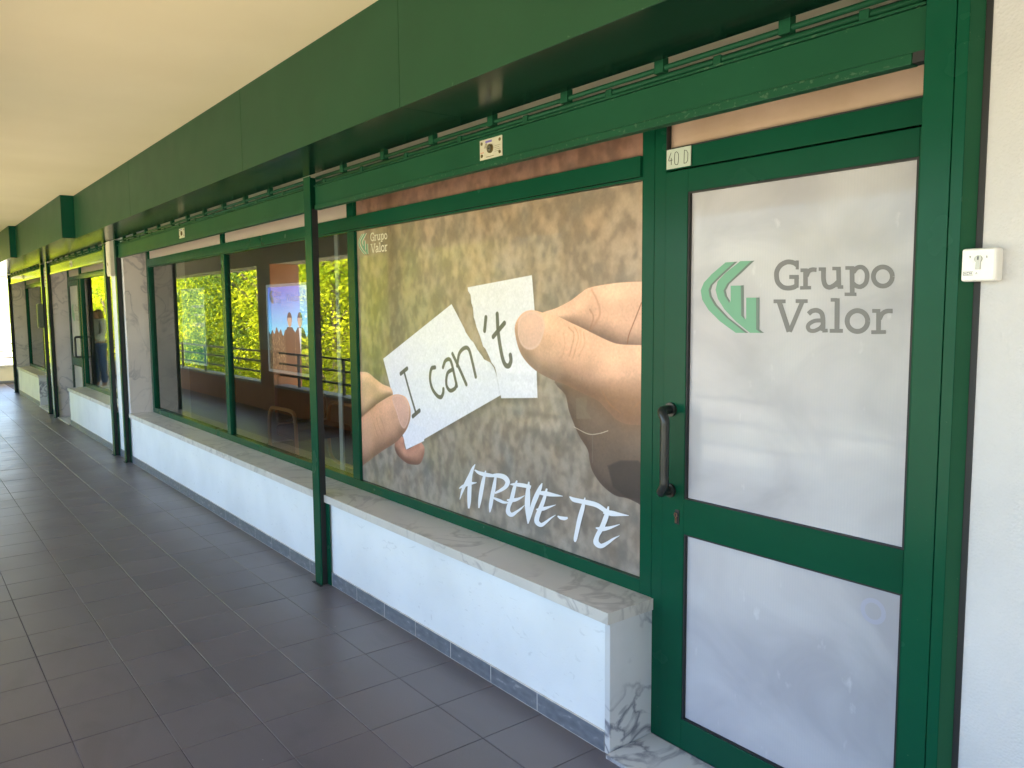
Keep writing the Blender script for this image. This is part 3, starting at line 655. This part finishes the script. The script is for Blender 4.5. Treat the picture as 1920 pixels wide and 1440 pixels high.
def crease(img, q, wd, col=(120, 72, 50), a=.7, sm=.9):
    q = smooth_pts(q, False, 5); d = np.full((H_, W_), 1e9, np.float32)
    xs = [p[0] for p in q]; ys = [p[1] for p in q]; x0, x1, y0, y1 = max(int(min(xs))-25, 0), min(int(max(xs))+25, W_), max(int(min(ys))-25, 0), min(int(max(ys))+25, H_)
    if x1 <= x0 or y1 <= y0: return img
    gx_, gy_ = gx[y0:y1, x0:x1], gy[y0:y1, x0:x1]; dd = np.full(gx_.shape, 1e9, np.float32)
    for p0, p1 in zip(q, q[1:]):
        e = p1-p0; t = np.clip(((gx_-p0[0])*e[0]+(gy_-p0[1])*e[1])/(e@e+1e-9), 0, 1); dd = np.minimum(dd, (gx_-p0[0]-t*e[0])**2+(gy_-p0[1]-t*e[1])**2)
    dd = np.sqrt(dd); m_ = np.zeros((H_, W_), np.float32); m_[y0:y1, x0:x1] = np.clip((wd/2+sm/2-dd)/sm, 0, 1)*a; return over(img, np.array(col)/255., m_)
# dark palm under the thumb (right hand)
img, pm = limb(img, HR([(300, 690), (352, 780), (370, 860), (395, 930), (430, 1010), (478, 1090), (490, 1160), (510, 1220), (560, 1290), (630, 1345), (700, 1362), (760, 1390), (820, 1420), (900, 1300), (900, 700), (600, 650)]), (112, 90, 76), 30, soft=1.0)
gr = np.clip((gy-cv(1100, 800)[1])/170, 0, 1); img = over(img, np.array([66, 62, 64])/255., (pm*gr*.8).astype(np.float32))
d = poly_sdf(HR([(410, 800), (475, 790), (470, 870), (500, 915), (415, 915)])); img = over(img, np.array([126, 110, 92])/255., (np.clip(.5-d/2, 0, 1)*.5).astype(np.float32))
d = poly_sdf(HR([(590, 1180), (660, 1150), (760, 1150), (790, 1180), (790, 1370), (700, 1360), (620, 1300)])); img = over(img, np.array([52, 46, 46])/255., (np.clip(.5-d/4, 0, 1)*.7).astype(np.float32))
img = crease(img, HR([(400, 960), (480, 1000), (540, 998), (592, 982)]), 1.5, (215, 200, 180), .8)
img = crease(img, HR([(505, 1010), (505, 1160)]), 2.5, (120, 112, 108), .4)
# right index finger (behind)
img, _ = limb(img, HR([(215, 322), (300, 292), (380, 250), (440, 205), (490, 176), (600, 155), (700, 145), (800, 143), (950, 150), (950, 520), (700, 520), (560, 470), (420, 420), (300, 390), (230, 360)]), (222, 171, 144), 40, (.1, -1))
img = crease(img, HR([(500, 190), (535, 260), (545, 330), (500, 410)]), 2.4, (168, 112, 84), .55, 6)
img = crease(img, HR([(490, 300), (510, 345), (490, 410)]), 2.2, (150, 96, 70), .6, 4)
img = crease(img, HR([(780, 260), (745, 350), (710, 440), (700, 490)]), 2.0, (128, 74, 48), .85, 2)
# papers
sh = poly_sdf(PP([(187, 650), (610, 310), (900, 740), (920, 880), (335, 1215)])); 
for q in ([(187, 637), (610, 297), (628, 330), (650, 372), (660, 392), (690, 450), (697, 470), (730, 520), (745, 533), (770, 580), (800, 620), (812, 640), (850, 660), (872, 690), (893, 750), (915, 863), (330, 1200)],
          [(710, 193), (1108, 117), (1117, 230), (1125, 340), (1143, 880), (918, 882), (893, 750), (880, 690), (858, 660), (843, 622), (820, 575), (806, 560), (788, 500), (765, 440), (755, 400), (748, 380), (743, 320), (733, 290), (728, 240), (712, 215)]):
    pts = PP(q); d = poly_sdf(pts); sh_ = poly_sdf([(a+5, b+8) for a, b in pts]); img = img*(1-.20*np.clip(.5-sh_/18, 0, 1)[..., None])
    pc = (np.array([232, 226, 224])*(1-vz[..., None])+np.array([222, 222, 238])*vz[..., None])/255.*(1+.006*rn(3, 3)[..., None]); img = over(img, pc.astype(np.float32), np.clip(.5-d/1.1, 0, 1).astype(np.float32))
ink = (72, 70, 66)
for q, wd in (([(295, 730), (335, 697)], 8), ([(315, 712), (350, 840), (390, 975)], 6), ([(370, 995), (412, 958)], 8),
              ([(508, 690), (485, 700), (477, 760), (490, 820), (520, 865), (545, 875), (558, 850), (560, 825)], 7.5), ([(557, 690), (572, 650), (597, 640), (612, 670), (628, 740), (643, 806)], 7),
              ([(618, 702), (585, 728), (578, 795), (600, 834), (632, 820), (640, 790)], 7), ([(616, 606), (660, 700), (702, 796)], 7), ([(645, 680), (658, 605), (690, 570), (718, 580), (740, 660), (760, 748)], 7),
              ([(823, 380), (815, 462)], 8), ([(893, 360), (900, 480), (922, 615), (942, 672), (965, 680), (978, 650), (975, 615)], 8.5), ([(868, 500), (938, 415)], 8)):
    img = crease(img, PP(q), wd*1.35, ink, .93, 1.3)
# left hand
img, _ = limb(img, HL([(-80, 300), (55, 315), (150, 322), (230, 385), (310, 445), (388, 480), (412, 560), (330, 610), (230, 670), (150, 740), (60, 810), (-60, 860)]), (212, 168, 136), 30, (.1, -1))
img, _ = limb(img, HL([(430, 1080), (450, 1160), (500, 1220), (560, 1265), (620, 1280), (690, 1274), (730, 1200), (742, 1110), (715, 1060), (690, 1050), (550, 1125), (525, 1000), (470, 1000)]), (176, 126, 108), 26, (.3, -.8))
# bring the paper's lower corner back over the finger
d = poly_sdf(HL([(520, 985), (553, 1122), (735, 1035), (760, 900), (600, 850)])); img = over(img, np.array([222, 222, 236])/255., np.clip(.5-d/1.1, 0, 1).astype(np.float32))
img, _ = limb(img, HL([(-80, 860), (60, 800), (150, 725), (240, 655), (330, 597), (400, 560), (470, 549), (540, 575), (580, 640), (598, 720), (592, 810), (562, 900), (520, 965), (460, 1035), (390, 1085), (300, 1140), (200, 1215), (120, 1275), (-80, 1400)]), (206, 156, 130), 46, (.25, -.95))
def nail(img, pts, col):
    d = poly_sdf(smooth_pts(pts, True, 5)); img = over(img, np.array(col)/255., (np.clip(.5-d/3.5, 0, 1)*.7).astype(np.float32))
    img = over(img, np.array([236, 214, 202])/255., (np.exp(-((d+3.0)/2.2)**2)*.22).astype(np.float32)); return img
img = nail(img, HL([(410, 572), (470, 553), (535, 585), (572, 650), (582, 740), (570, 840), (535, 905), (500, 880), (472, 810), (445, 720), (415, 640)]), (212, 166, 156))
for q in ([(245, 800), (265, 880), (300, 960)], [(215, 850), (240, 930), (262, 1000)], [(280, 790), (310, 860), (330, 950)]): img = crease(img, HL(q), 2, (160, 110, 86), .4, 4)
img = crease(img, HL([(230, 660), (150, 730), (80, 790)]), 3, (110, 66, 40), .7, 4)
# right thumb
img, _ = limb(img, HR([(68, 420), (78, 365), (115, 318), (165, 303), (230, 318), (300, 335), (380, 372), (450, 405), (520, 440), (600, 478), (660, 495), (780, 500), (950, 505), (950, 960), (780, 950), (700, 945), (640, 920), (590, 870), (530, 810), (430, 762), (350, 722), (280, 695), (195, 650), (130, 590), (90, 520)]), (220, 168, 138), 56, (.05, -1))
d = poly_sdf(HR([(350, 735), (480, 760), (600, 735), (800, 740), (950, 800), (950, 960), (700, 950), (600, 890), (520, 815), (430, 765)])); img = over(img, np.array([128, 88, 60])/255., (np.clip(.5-d/44, 0, 1)*.75).astype(np.float32))
img = nail(img, HR([(85, 400), (95, 350), (135, 315), (185, 312), (225, 345), (235, 400), (222, 460), (195, 510), (150, 528), (110, 505), (88, 455)]), (222, 178, 164))
for q, a_ in (([(370, 400), (400, 440), (385, 520), (375, 560)], .75), ([(405, 400), (425, 450), (410, 520), (395, 570)], .6), ([(455, 430), (460, 490), (430, 560)], .5), ([(340, 430), (350, 500), (330, 570)], .35), ([(435, 415), (440, 470), (425, 520)], .4)): img = crease(img, HR(q), 1.8, (160, 108, 78), a_*.7, 5)
for q in ([(740, 850), (770, 820)], [(560, 760), (600, 830), (660, 880)]): img = crease(img, HR(q), 2, (170, 110, 66), .4, 4)
img = img*(1+.012*rn(1, 1)[..., None])
pm_ = img_material('window poster print', img)
pt = thing('window_poster', 'printed window film showing two hands tearing a card reading I can\'t', 'poster', (-3.05, .22, .6))
for nm, z0, z1 in (('film_sheet', ZR+.001, ZT-.012), ('upper_film_sheet', ZT2+.001, ZU-.001)):
    bm = bmesh.new(); v = [bm.verts.new(p) for p in ((X0, .226, z0), (X1, .226, z0), (X1, .226, z1), (X0, .226, z1))]; f = bm.faces.new(v); uv = bm.loops.layers.uv.new('uv')
    for lp in f.loops: lp[uv].uv = ((lp.vert.co.x-X0)/(X1-X0), (lp.vert.co.z-Z0)/(Z1-Z0))
    obj(nm, bm, pm_, pt)
def z_brush(p, y):
    x, z = on(840+p[0]/5.333, 860+p[1]/5.333, .2255); return (x, y, z)
BR = [('a', [[(272, 55, 6), (250, 95, 26), (225, 160, 34), (180, 245, 32), (145, 320, 24), (118, 408, 5)], [(240, 110, 22), (222, 220, 36), (215, 320, 42), (212, 430, 34), (208, 498, 16)], [(112, 298, 8), (150, 275, 28), (215, 250, 34), (288, 240, 6)]]),
      ('t', [[(268, 112, 12), (310, 140, 34), (370, 158, 42), (430, 168, 34), (475, 172, 18)], [(378, 120, 12), (352, 230, 36), (332, 340, 38), (318, 430, 34), (310, 494, 12)]]),
      ('r', [[(478, 180, 24), (462, 280, 38), (442, 380, 38), (428, 470, 34), (420, 536, 10)], [(425, 172, 24), (500, 168, 44), (565, 185, 50), (598, 230, 46), (580, 278, 40), (530, 315, 32), (470, 345, 20)], [(458, 392, 18), (510, 415, 30), (560, 436, 28), (604, 438, 14)]]),
      ('e', [[(626, 256, 10), (680, 258, 34), (760, 268, 42), (832, 285, 34)], [(692, 218, 16), (664, 300, 38), (640, 400, 42), (608, 480, 42), (606, 535, 46), (640, 560, 42), (690, 530, 28), (730, 500, 18), (770, 462, 4)], [(592, 412, 14), (650, 415, 36), (705, 402, 26), (770, 368, 5)]]),
      ('v', [[(812, 230, 12), (803, 320, 44), (798, 450, 50), (800, 560, 36), (804, 650, 10)], [(945, 244, 8), (925, 290, 34), (885, 380, 46), (850, 470, 44), (822, 570, 30), (806, 640, 12)]]),
      ('e', [[(915, 340, 30), (980, 348, 44), (1060, 362, 34), (1152, 374, 5)], [(992, 298, 16), (965, 400, 38), (935, 480, 44), (900, 570, 46), (893, 630, 50), (935, 662, 38), (985, 632, 28), (1035, 592, 16), (1080, 562, 4)], [(886, 508, 14), (950, 502, 34), (1010, 485, 24), (1084, 460, 4)]]),
      ('hyphen', [[(1100, 572, 10), (1130, 590, 32), (1170, 597, 38), (1202, 590, 20)]]),
      ('t', [[(1220, 378, 10), (1262, 408, 40), (1330, 424, 44), (1410, 440, 46), (1500, 466, 50), (1592, 530, 40)], [(1376, 388, 10), (1352, 490, 40), (1322, 600, 44), (1298, 710, 42), (1280, 800, 34), (1276, 832, 12)]]),
      ('e', [[(1560, 530, 34), (1640, 545, 52), (1720, 556, 36), (1815, 568, 4)], [(1612, 475, 14), (1590, 570, 48), (1548, 680, 46), (1500, 770, 46), (1488, 835, 52), (1535, 872, 46), (1600, 842, 34), (1660, 800, 20), (1722, 768, 4)], [(1484, 690, 12), (1545, 702, 42), (1620, 690, 32), (1724, 655, 5)]])]
for k, (n_, sts) in enumerate(BR):
    bm = bmesh.new()
    out_ = []
    for st_ in sts:
        st_ = [(a, b, c_*(1+random.uniform(-.08, .08))) for a, b, c_ in st_]; out_.append(ribbon(st_, 20))
    decal_mesh(bm, out_, z_brush, .2252-.0004*k); obj('letter', bm, 'white_print', pt)
lx0, lz0 = on(673, 479, .2255); lx1, lz1 = on(726, 440, .2255)
logo(pt, .2252, affine_logo(lx0, lz0, lx1-lx0, lz1-lz0+.012), 'cream_print', 'green_print', 'cream_print', outline=True)

# ------------------------------------------------------------------ key switch and small fittings
ks = thing('key_switch', 'small white key switch box with two arrows on the wall', 'switch', (-.74, -.05, 1.635))
B('housing', 'white_plastic', ks, (-.779, -.7095, -.0565, -.0185, 1.601, 1.671), bevel=.005)
fp = B('face_plate', 'white_plastic', ks, (-.776, -.7125, -.0585, -.0567, 1.604, 1.668), bevel=.0008)
kx, kz = -.7435, 1.648
bm = bmesh.new(); tube(bm, [(kx, -.0587, kz), (kx, -.0615, kz)], .0078, 24); box(bm, kx-.0048, kx+.0048, -.0610, -.0587, kz-.022, kz-.004); kc = obj('key_cylinder', bm, 'steel', fp)
B('keyhole', 'black', kc, (kx-.0013, kx+.0013, -.0622, -.0617, kz-.002, kz+.0055))
bm = bmesh.new()
def ksm(p, y): return (kx+p[0], y, kz+p[1])
decal_mesh(bm, [], ksm, -.0588, [[(-.0185, .007), (-.0150, .007), (-.0167, .001)], [(.0145, .002), (.018, .002), (.0163, .008)], ])
decal_mesh(bm, [ribbon(s, .0009, False) for s in ([(-.029, -.0335), (-.0095, -.0335)], [(-.029, -.0265), (-.0095, -.0265)], [(-.029, -.0335), (-.029, -.0265)],
  [(-.0275, -.032), (-.0255, -.028)], [(-.0255, -.028), (-.0235, -.032)], [(-.0180, -.028), (-.0215, -.028)], [(-.0215, -.028), (-.0215, -.032)], [(-.0215, -.032), (-.018, -.032)],
  [(-.016, -.032), (-.016, -.028)], [(-.016, -.028), (-.0138, -.031)], [(-.0138, -.031), (-.0116, -.028)], [(-.0116, -.028), (-.0116, -.032)], [(-.004, -.032), (-.0022, -.028)], [(-.0022, -.028), (-.0004, -.032)])], ksm, -.0589)
obj('printed_marks', bm, 'grey_print', fp)
cb = thing('junction_box', 'cream metal box high on the white pier', 'box', (-9.1, -.06, 1.9))
B('body', 'cream', cb, (-9.12, -8.95, -.09, -.0005, 1.915, 2.266), bevel=.004); B('lid', 'cream', cb, (-9.105, -8.965, -.096, -.0905, 1.935, 2.235), bevel=.002); B('latch', 'brass', cb, (-9.05, -9.03, -.10, -.0962, 2.02, 2.05))
sp = thing('striped_sign', 'small white sign with faint red lines on the narrow pier', 'sign', (-13.8, -.01, 1.93))
B('board', 'white_plastic', sp, (-13.86, -13.62, -.022, -.0005, 1.93, 2.22))
for k in range(5): B('printed_line', 'red_print', sp, (-13.83, -13.66, -.0232, -.0222, 1.97+k*.05, 1.978+k*.05))
gbx = thing('lock_box', 'grey green lock box fixed to the post before the farthest door', 'box', (-13.9, -.1, 1.32))
B('body', 'lock_box', gbx, (-13.99, -13.88, -.125, -.058, 1.32, 1.68), bevel=.004); B('cover', 'lock_box', gbx, (-13.98, -13.89, -.131, -.1255, 1.34, 1.66)); B('keyhole', 'black', gbx, (-13.94, -13.93, -.1325, -.1312, 1.5, 1.52))

# ------------------------------------------------------------------ things inside the shop
def hanging(name, label, x0, x1, z0, z1, y, matl):
    b = P(matl); tx = [n for n in matl.node_tree.nodes if n.type == 'TEX_IMAGE'][0]; L(matl, tx.outputs[0], b.inputs['Emission Color']); b.inputs['Emission Strength'].default_value = .12   # glow added to brighten the print, as if backlit
    t = thing(name, label, 'poster', ((x0+x1)/2, y, z1))
    bm = bmesh.new(); v = [bm.verts.new(p) for p in ((x0, y, z0), (x1, y, z0), (x1, y, z1), (x0, y, z1))]; f = bm.faces.new(v); uv = bm.loops.layers.uv.new('uv')
    for lp, q in zip(f.loops, ((0, 0), (1, 0), (1, 1), (0, 1))): lp[uv].uv = q
    obj('print', bm, matl, t)
    B('border', 'acrylic', t, (x0-.02, x0, y-.006, y+.006, z0, z1), (x1, x1+.02, y-.006, y+.006, z0, z1), (x0-.02, x1+.02, y-.006, y+.006, z1, z1+.02), (x0-.02, x1+.02, y-.006, y+.006, z0-.02, z0))
    return t
Hh, Ww = 300, 360; yy, xx = np.mgrid[0:Hh, 0:Ww].astype(np.float32); yy /= Hh; xx /= Ww
a = np.zeros((Hh, Ww, 3), np.float32); t_ = np.clip(yy/.5, 0, 1)[..., None]
a[:] = np.array([96, 112, 205])/255.*(1-t_)+np.array([120, 205, 240])/255.*t_
a = a*(1-.35*np.clip(xx-.35, 0, 1)[..., None])+.35*np.clip(xx-.35, 0, 1)[..., None]
crowd = (yy > .53+.03*np.sin(xx*60)+.02*np.sin(xx*23)); cn = rng.random((30, 60)); cn = np.repeat(np.repeat(cn, 10, 0), 6, 1)[:Hh, :Ww]; cn2 = rng.random((50, 90)); cn2 = np.repeat(np.repeat(cn2, 6, 0), 4, 1)[:Hh, :Ww]
cc_ = np.stack([.20+.5*cn*cn2, .18+.42*cn*cn2, .14+.30*cn*cn2], -1); a = np.where(crowd[..., None], cc_, a)
def fig(a, cx, hy, suit, shirt):
    e = ((xx-cx)/.048)**2+((yy-hy)/.075)**2 < 1; a = np.where((((xx-cx)/.054)**2+((yy-hy+.02)/.08)**2 < 1)[..., None], np.array([.16, .13, .11]), a); a = np.where((e & (yy > hy-.035))[..., None], np.array([.78, .62, .50]), a)
    wd = .052+.055*np.clip((yy-hy-.07)/.06, 0, 1); b = (np.abs(xx-cx) < wd) & (yy > hy+.075); a = np.where(b[..., None], np.array(suit), a)
    if shirt: s_ = (np.abs(xx-cx) < .03*np.clip(1-(yy-hy-.08)/.32, 0, 1)) & (yy > hy+.08); a = np.where(s_[..., None], np.array([.85, .85, .86]), a)
    return a
a = fig(a, .50, .40, (.13, .12, .11), False); a = fig(a, .73, .40, (.16, .15, .15), True)
a = a*(1+.05*rng.normal(0, 1, (Hh, Ww, 1)))
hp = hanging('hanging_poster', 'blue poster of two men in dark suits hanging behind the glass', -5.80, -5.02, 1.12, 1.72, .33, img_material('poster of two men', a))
logo(hp, .329, affine_logo(-5.77, 1.60, .22, .085), 'white_print', 'green_print', 'green_print')
def text(body, x, z, size, y, m, parent, name='lettering', sx=1.0):
    cu = bpy.data.curves.new(name, 'FONT'); cu.body = body; cu.size = size; o = bpy.data.objects.new(name, cu); C.objects.link(o)
    bpy.context.view_layer.update(); me = bpy.data.meshes.new_from_object(o.evaluated_get(bpy.context.evaluated_depsgraph_get())); bpy.data.objects.remove(o)
    me.materials.clear(); me.materials.append(M[m]); o = bpy.data.objects.new(name, me); C.objects.link(o); o.parent = parent; o.matrix_parent_inverse = Matrix.Translation(-parent.location)
    o.location = (x, y, z); o.rotation_euler = (math.pi/2, 0, 0); o.scale = (sx, 1, 1); return o
text('Welcomes Fu', -5.45, 1.615, .072, .328, 'white_print', hp)
b_ = np.zeros((Hh, Ww, 3), np.float32); b_[:] = np.array([150, 190, 150])/255.; b_[yy > .78] = np.array([60, 150, 130])/255.; b_[(yy > .2) & (yy < .24) & (xx > .4)] = .9; b_[(yy > .32) & (yy < .35) & (xx > .5)] = .9; b_[(yy > .44) & (yy < .5) & (xx > .4)] = .85
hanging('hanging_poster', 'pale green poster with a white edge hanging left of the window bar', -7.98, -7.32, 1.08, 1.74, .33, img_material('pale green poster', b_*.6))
st_ = B('acrylic_strip', 'acrylic', None, (-4.60, -4.55, .30, .31, .52, 2.05)); tag(st_, 'slim milky upright strip inside the glass right of the centre post', 'strip')  # milky strip for the edge of a glass poster

ch = thing('armchair', 'black chair with bent beech arm loop behind the glass', 'chair', (-7.1, 1.25, 0))
bm = bmesh.new(); box(bm, -7.35, -6.85, .95, 1.5, .36, .47); obj('seat', bm, 'seat', ch, .03); B('backrest', 'seat', ch, (-7.42, -7.33, .97, 1.48, .48, .95), bevel=.03)
for y in (.92, 1.53):
    bm = bmesh.new(); pts = smooth_pts([(-6.85, y, .10), (-6.78, y, .16), (-6.78, y, .4), (-6.80, y, .58), (-6.88, y, .64), (-7.25, y, .64), (-7.36, y, .62), (-7.42, y, .5), (-7.42, y, .2), (-7.36, y, .08), (-7.2, y, .05), (-6.85, y, .05)], k=4); tube(bm, pts, .018, 8); obj('arm_loop', bm, 'wood', ch, smooth=True)
dk = thing('desk', 'dark desk with chrome pen deep inside the shop', 'desk', (-5.6, 2.0, 0))
B('top', 'brown_wood', dk, (-6.3, -4.9, 1.6, 2.4, .70, .74)); B('panel', 'brown_wood', dk, (-6.28, -4.92, 1.62, 1.65, .1, .70))
for x in (-6.25, -4.95):
    for y in (1.7, 2.3): B('leg', 'chrome', dk, (x-.02, x+.02, y-.02, y+.02, 0, .70))

# ------------------------------------------------------------------ woman (seen as a reflection in the middle window)
def skin_obj(name, chain_pts, edges, radii, m, parent, sub=2):
    me = bpy.data.meshes.new(name); me.from_pydata(chain_pts, edges, []); me.materials.append(M[m]); o = bpy.data.objects.new(name, me); C.objects.link(o)
    o.parent = parent; s = o.modifiers.new('skin', 'SKIN'); s.use_smooth_shade = True; me.skin_vertices or None
    for i, r in enumerate(radii): me.skin_vertices[0].data[i].radius = r if isinstance(r, tuple) else (r, r)
    me.skin_vertices[0].data[0].use_root = True; u = o.modifiers.new('sub', 'SUBSURF'); u.levels = u.render_levels = sub; return o
wm = thing('person', 'woman with long light brown hair in pale sweater and blue jeans, back turned', 'person', (-17.7, -.9, 0)); wm.rotation_euler = (0, 0, math.radians(-25))
V = [(0, 0, .92), (0, 0, 1.05), (0, .0, 1.22), (0, 0, 1.36), (0, .01, 1.43), (0, .02, 1.50), (0, .02, 1.58),
     (-.09, 0, .86), (-.10, .01, .48), (-.10, -.02, .09), (-.10, .10, .04), (.09, 0, .86), (.10, -.01, .48), (.11, -.03, .09), (.11, .09, .04),
     (-.17, 0, 1.37), (-.22, .02, 1.12), (-.17, .17, .98), (-.13, .24, .97), (.17, 0, 1.37), (.22, .02, 1.12), (.16, .18, 1.0), (.12, .25, 1.0)]
Ed = [(0, 1), (1, 2), (2, 3), (3, 4), (4, 5), (5, 6), (0, 7), (7, 8), (8, 9), (9, 10), (0, 11), (11, 12), (12, 13), (13, 14), (3, 15), (15, 16), (16, 17), (17, 18), (3, 19), (19, 20), (20, 21), (21, 22)]
Rd = [(.13, .11), (.12, .095), (.13, .10), (.11, .085), .05, .075, .07, .085, .06, .042, .035, .085, .06, .042, .035, .05, .04, .032, .025, .05, .04, .032, .025]
skin_obj('body', V, Ed, Rd, 'skin', wm)
skin_obj('jeans', [(0, 0, .95), (-.09, 0, .86), (-.10, .01, .48), (-.10, -.02, .12), (.09, 0, .86), (.10, -.01, .48), (.11, -.03, .12)], [(0, 1), (1, 2), (2, 3), (0, 4), (4, 5), (5, 6)], [(.15, .125), .105, .075, .058, .105, .075, .058], 'jeans', wm)
skin_obj('sweater', [(0, 0, .90), (0, 0, 1.05), (0, 0, 1.22), (0, 0, 1.36), (0, .01, 1.41), (-.17, 0, 1.37), (-.22, .02, 1.12), (-.17, .17, .99), (.17, 0, 1.37), (.22, .02, 1.12), (.16, .18, 1.01)], [(0, 1), (1, 2), (2, 3), (3, 4), (3, 5), (5, 6), (6, 7), (3, 8), (8, 9), (9, 10)], [(.17, .14), (.165, .13), (.16, .125), (.13, .10), .06, .075, .065, .05, .075, .065, .05], 'sweater', wm)
skin_obj('hair', [(0, .0, 1.60), (0, -.035, 1.52), (0, -.06, 1.42), (.01, -.08, 1.28), (.03, -.09, 1.14)], [(0, 1), (1, 2), (2, 3), (3, 4)], [(.09, .095), (.10, .10), (.11, .075), (.10, .055), (.05, .03)], 'hair', wm)
for x, y in ((-.10, .03), (.11, .02)): B('shoe', 'shoe', wm, (x-.045, x+.045, y-.12, y+.13, 0, .07), bevel=.02).matrix_parent_inverse = Matrix.Identity(4)

# ------------------------------------------------------------------ trees beyond the parapet
def crown_mesh(name, seed, nb=90, per=210, R=(2.1, 2.1, 3.4), leaf=.085, m='leaf'):
    g = np.random.default_rng(seed); V_ = []; 
    th_ = g.uniform(0, 2*math.pi, nb); ph = np.arccos(g.uniform(-1, 1, nb)); rr = g.uniform(.45, 1.0, nb)**.6
    cen = np.stack([R[0]*rr*np.sin(ph)*np.cos(th_), R[1]*rr*np.sin(ph)*np.sin(th_), R[2]*rr*np.cos(ph)], 1)
    c_ = np.repeat(cen, per, 0); n_ = len(c_); off = g.normal(0, 1, (n_, 3))*np.array([.34, .34, .20])
    p = c_+off; p[:, 2] -= .12*(off[:, 0]**2+off[:, 1]**2)/.1
    dirv = off+g.normal(0, .25, (n_, 3)); dirv[:, 2] -= .25; dirv /= np.linalg.norm(dirv, axis=1)[:, None]
    up = g.normal(0, .5, (n_, 3))+np.array([0, 0, 1]); side = np.cross(dirv, up); side /= np.linalg.norm(side, axis=1)[:, None]+1e-6
    ln = leaf*g.uniform(.7, 1.5, n_)[:, None]; wd_ = ln*.30
    Q = np.stack([p, p+dirv*ln*.5+side*wd_, p+dirv*ln, p+dirv*ln*.5-side*wd_], 1).reshape(-1, 3)
    me = bpy.data.meshes.new(name); me.vertices.add(len(Q)); me.vertices.foreach_set('co', Q.ravel()); me.loops.add(len(Q)); me.loops.foreach_set('vertex_index', np.arange(len(Q)))
    me.polygons.add(n_); me.polygons.foreach_set('loop_start', np.arange(0, len(Q), 4)); me.polygons.foreach_set('loop_total', np.full(n_, 4)); me.update(calc_edges=True); me.materials.append(M[m]); return me
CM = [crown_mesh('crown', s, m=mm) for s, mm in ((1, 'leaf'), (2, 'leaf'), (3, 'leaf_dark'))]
bm = bmesh.new(); tube(bm, [(0, 0, 0), (.05, .03, 1.5), (-.03, .05, 3.2), (.04, 0, 5.5)], [.17, .13, .10, .04], 8)
for k in range(7):
    a_ = k*.9; z = 1.8+k*.5; tube(bm, [(0, 0, z), (.7*math.cos(a_), .7*math.sin(a_), z+.6), (1.4*math.cos(a_), 1.4*math.sin(a_), z+.9)], [.06, .04, .015], 6)
TM = bpy.data.meshes.new('trunk'); bm.to_mesh(TM); bm.free(); TM.materials.append(M['bark'])
def plant(x, y, lab, crown, k):
    t = thing('tree', lab, 'tree', (x, y, -3), 'trees reflected in the shop windows')
    s_ = random.uniform(.92, 1.15)*k; t.scale = (s_, s_, s_*random.uniform(.95, 1.1)); t.rotation_euler = (0, 0, random.uniform(0, 6.28))
    for me, z, nm in ((TM, 0, 'trunk'), (crown, 4.2, 'crown')):
        o = bpy.data.objects.new(nm, me); C.objects.link(o); o.parent = t; o.location = (0, 0, z)
spots = [(-14.5, -6.2), (-17.2, -5.8), (-19.8, -6.6), (-22.6, -6.0), (-25.2, -6.4), (-28, -5.6), (-31, -6.6), (-34.5, -5.9), (-38, -6.4), (-42, -6),
         (-29.5, -3.4), (-33.5, -2.7), (-38, -2.3), (-43, -1.9), (-48, -2.2), (-16, -9.4), (-20.5, -9.6), (-25, -9.8), (-30, -10), (-36, -10), (-47, -6.5), (-53, -5), (-58, -3)]
right = [(-10.6, -15.5), (-5.2, -17), (-.4, -15.5), (4.2, -17.5), (10, -16)]  # unseen trees added to cut the sky light on this side
words = ['nearest', 'second', 'third', 'fourth', 'fifth', 'sixth', 'seventh', 'eighth', 'ninth', 'tenth']
for i, (x, y) in enumerate(spots):
    if y > -4: lab = 'leafy tree past the far end railing, %s one out' % ['first', 'second', 'third', 'fourth', 'fifth', 'sixth', 'seventh'][min([s for s in spots if s[1] > -4].index((x, y)), 6)]
    elif y < -9: lab = 'tall tree in the back row behind the roadside trees, %s from the camera' % words[i-15]
    elif i > 19: lab = 'distant leafy tree of the front row, %s beyond the tenth' % ['first', 'second'][i-20]
    else: lab = 'sunlit yellow green tree beyond the terracotta wall, %s from the camera' % words[i]
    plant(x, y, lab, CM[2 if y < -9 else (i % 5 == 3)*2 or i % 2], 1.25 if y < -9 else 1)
for i, (x, y) in enumerate(right): plant(x, y, 'unseen tree added to dim the sky light opposite the poster window and doors, %s from the left' % (['first']+words[1:])[i], CM[2], 1.0)
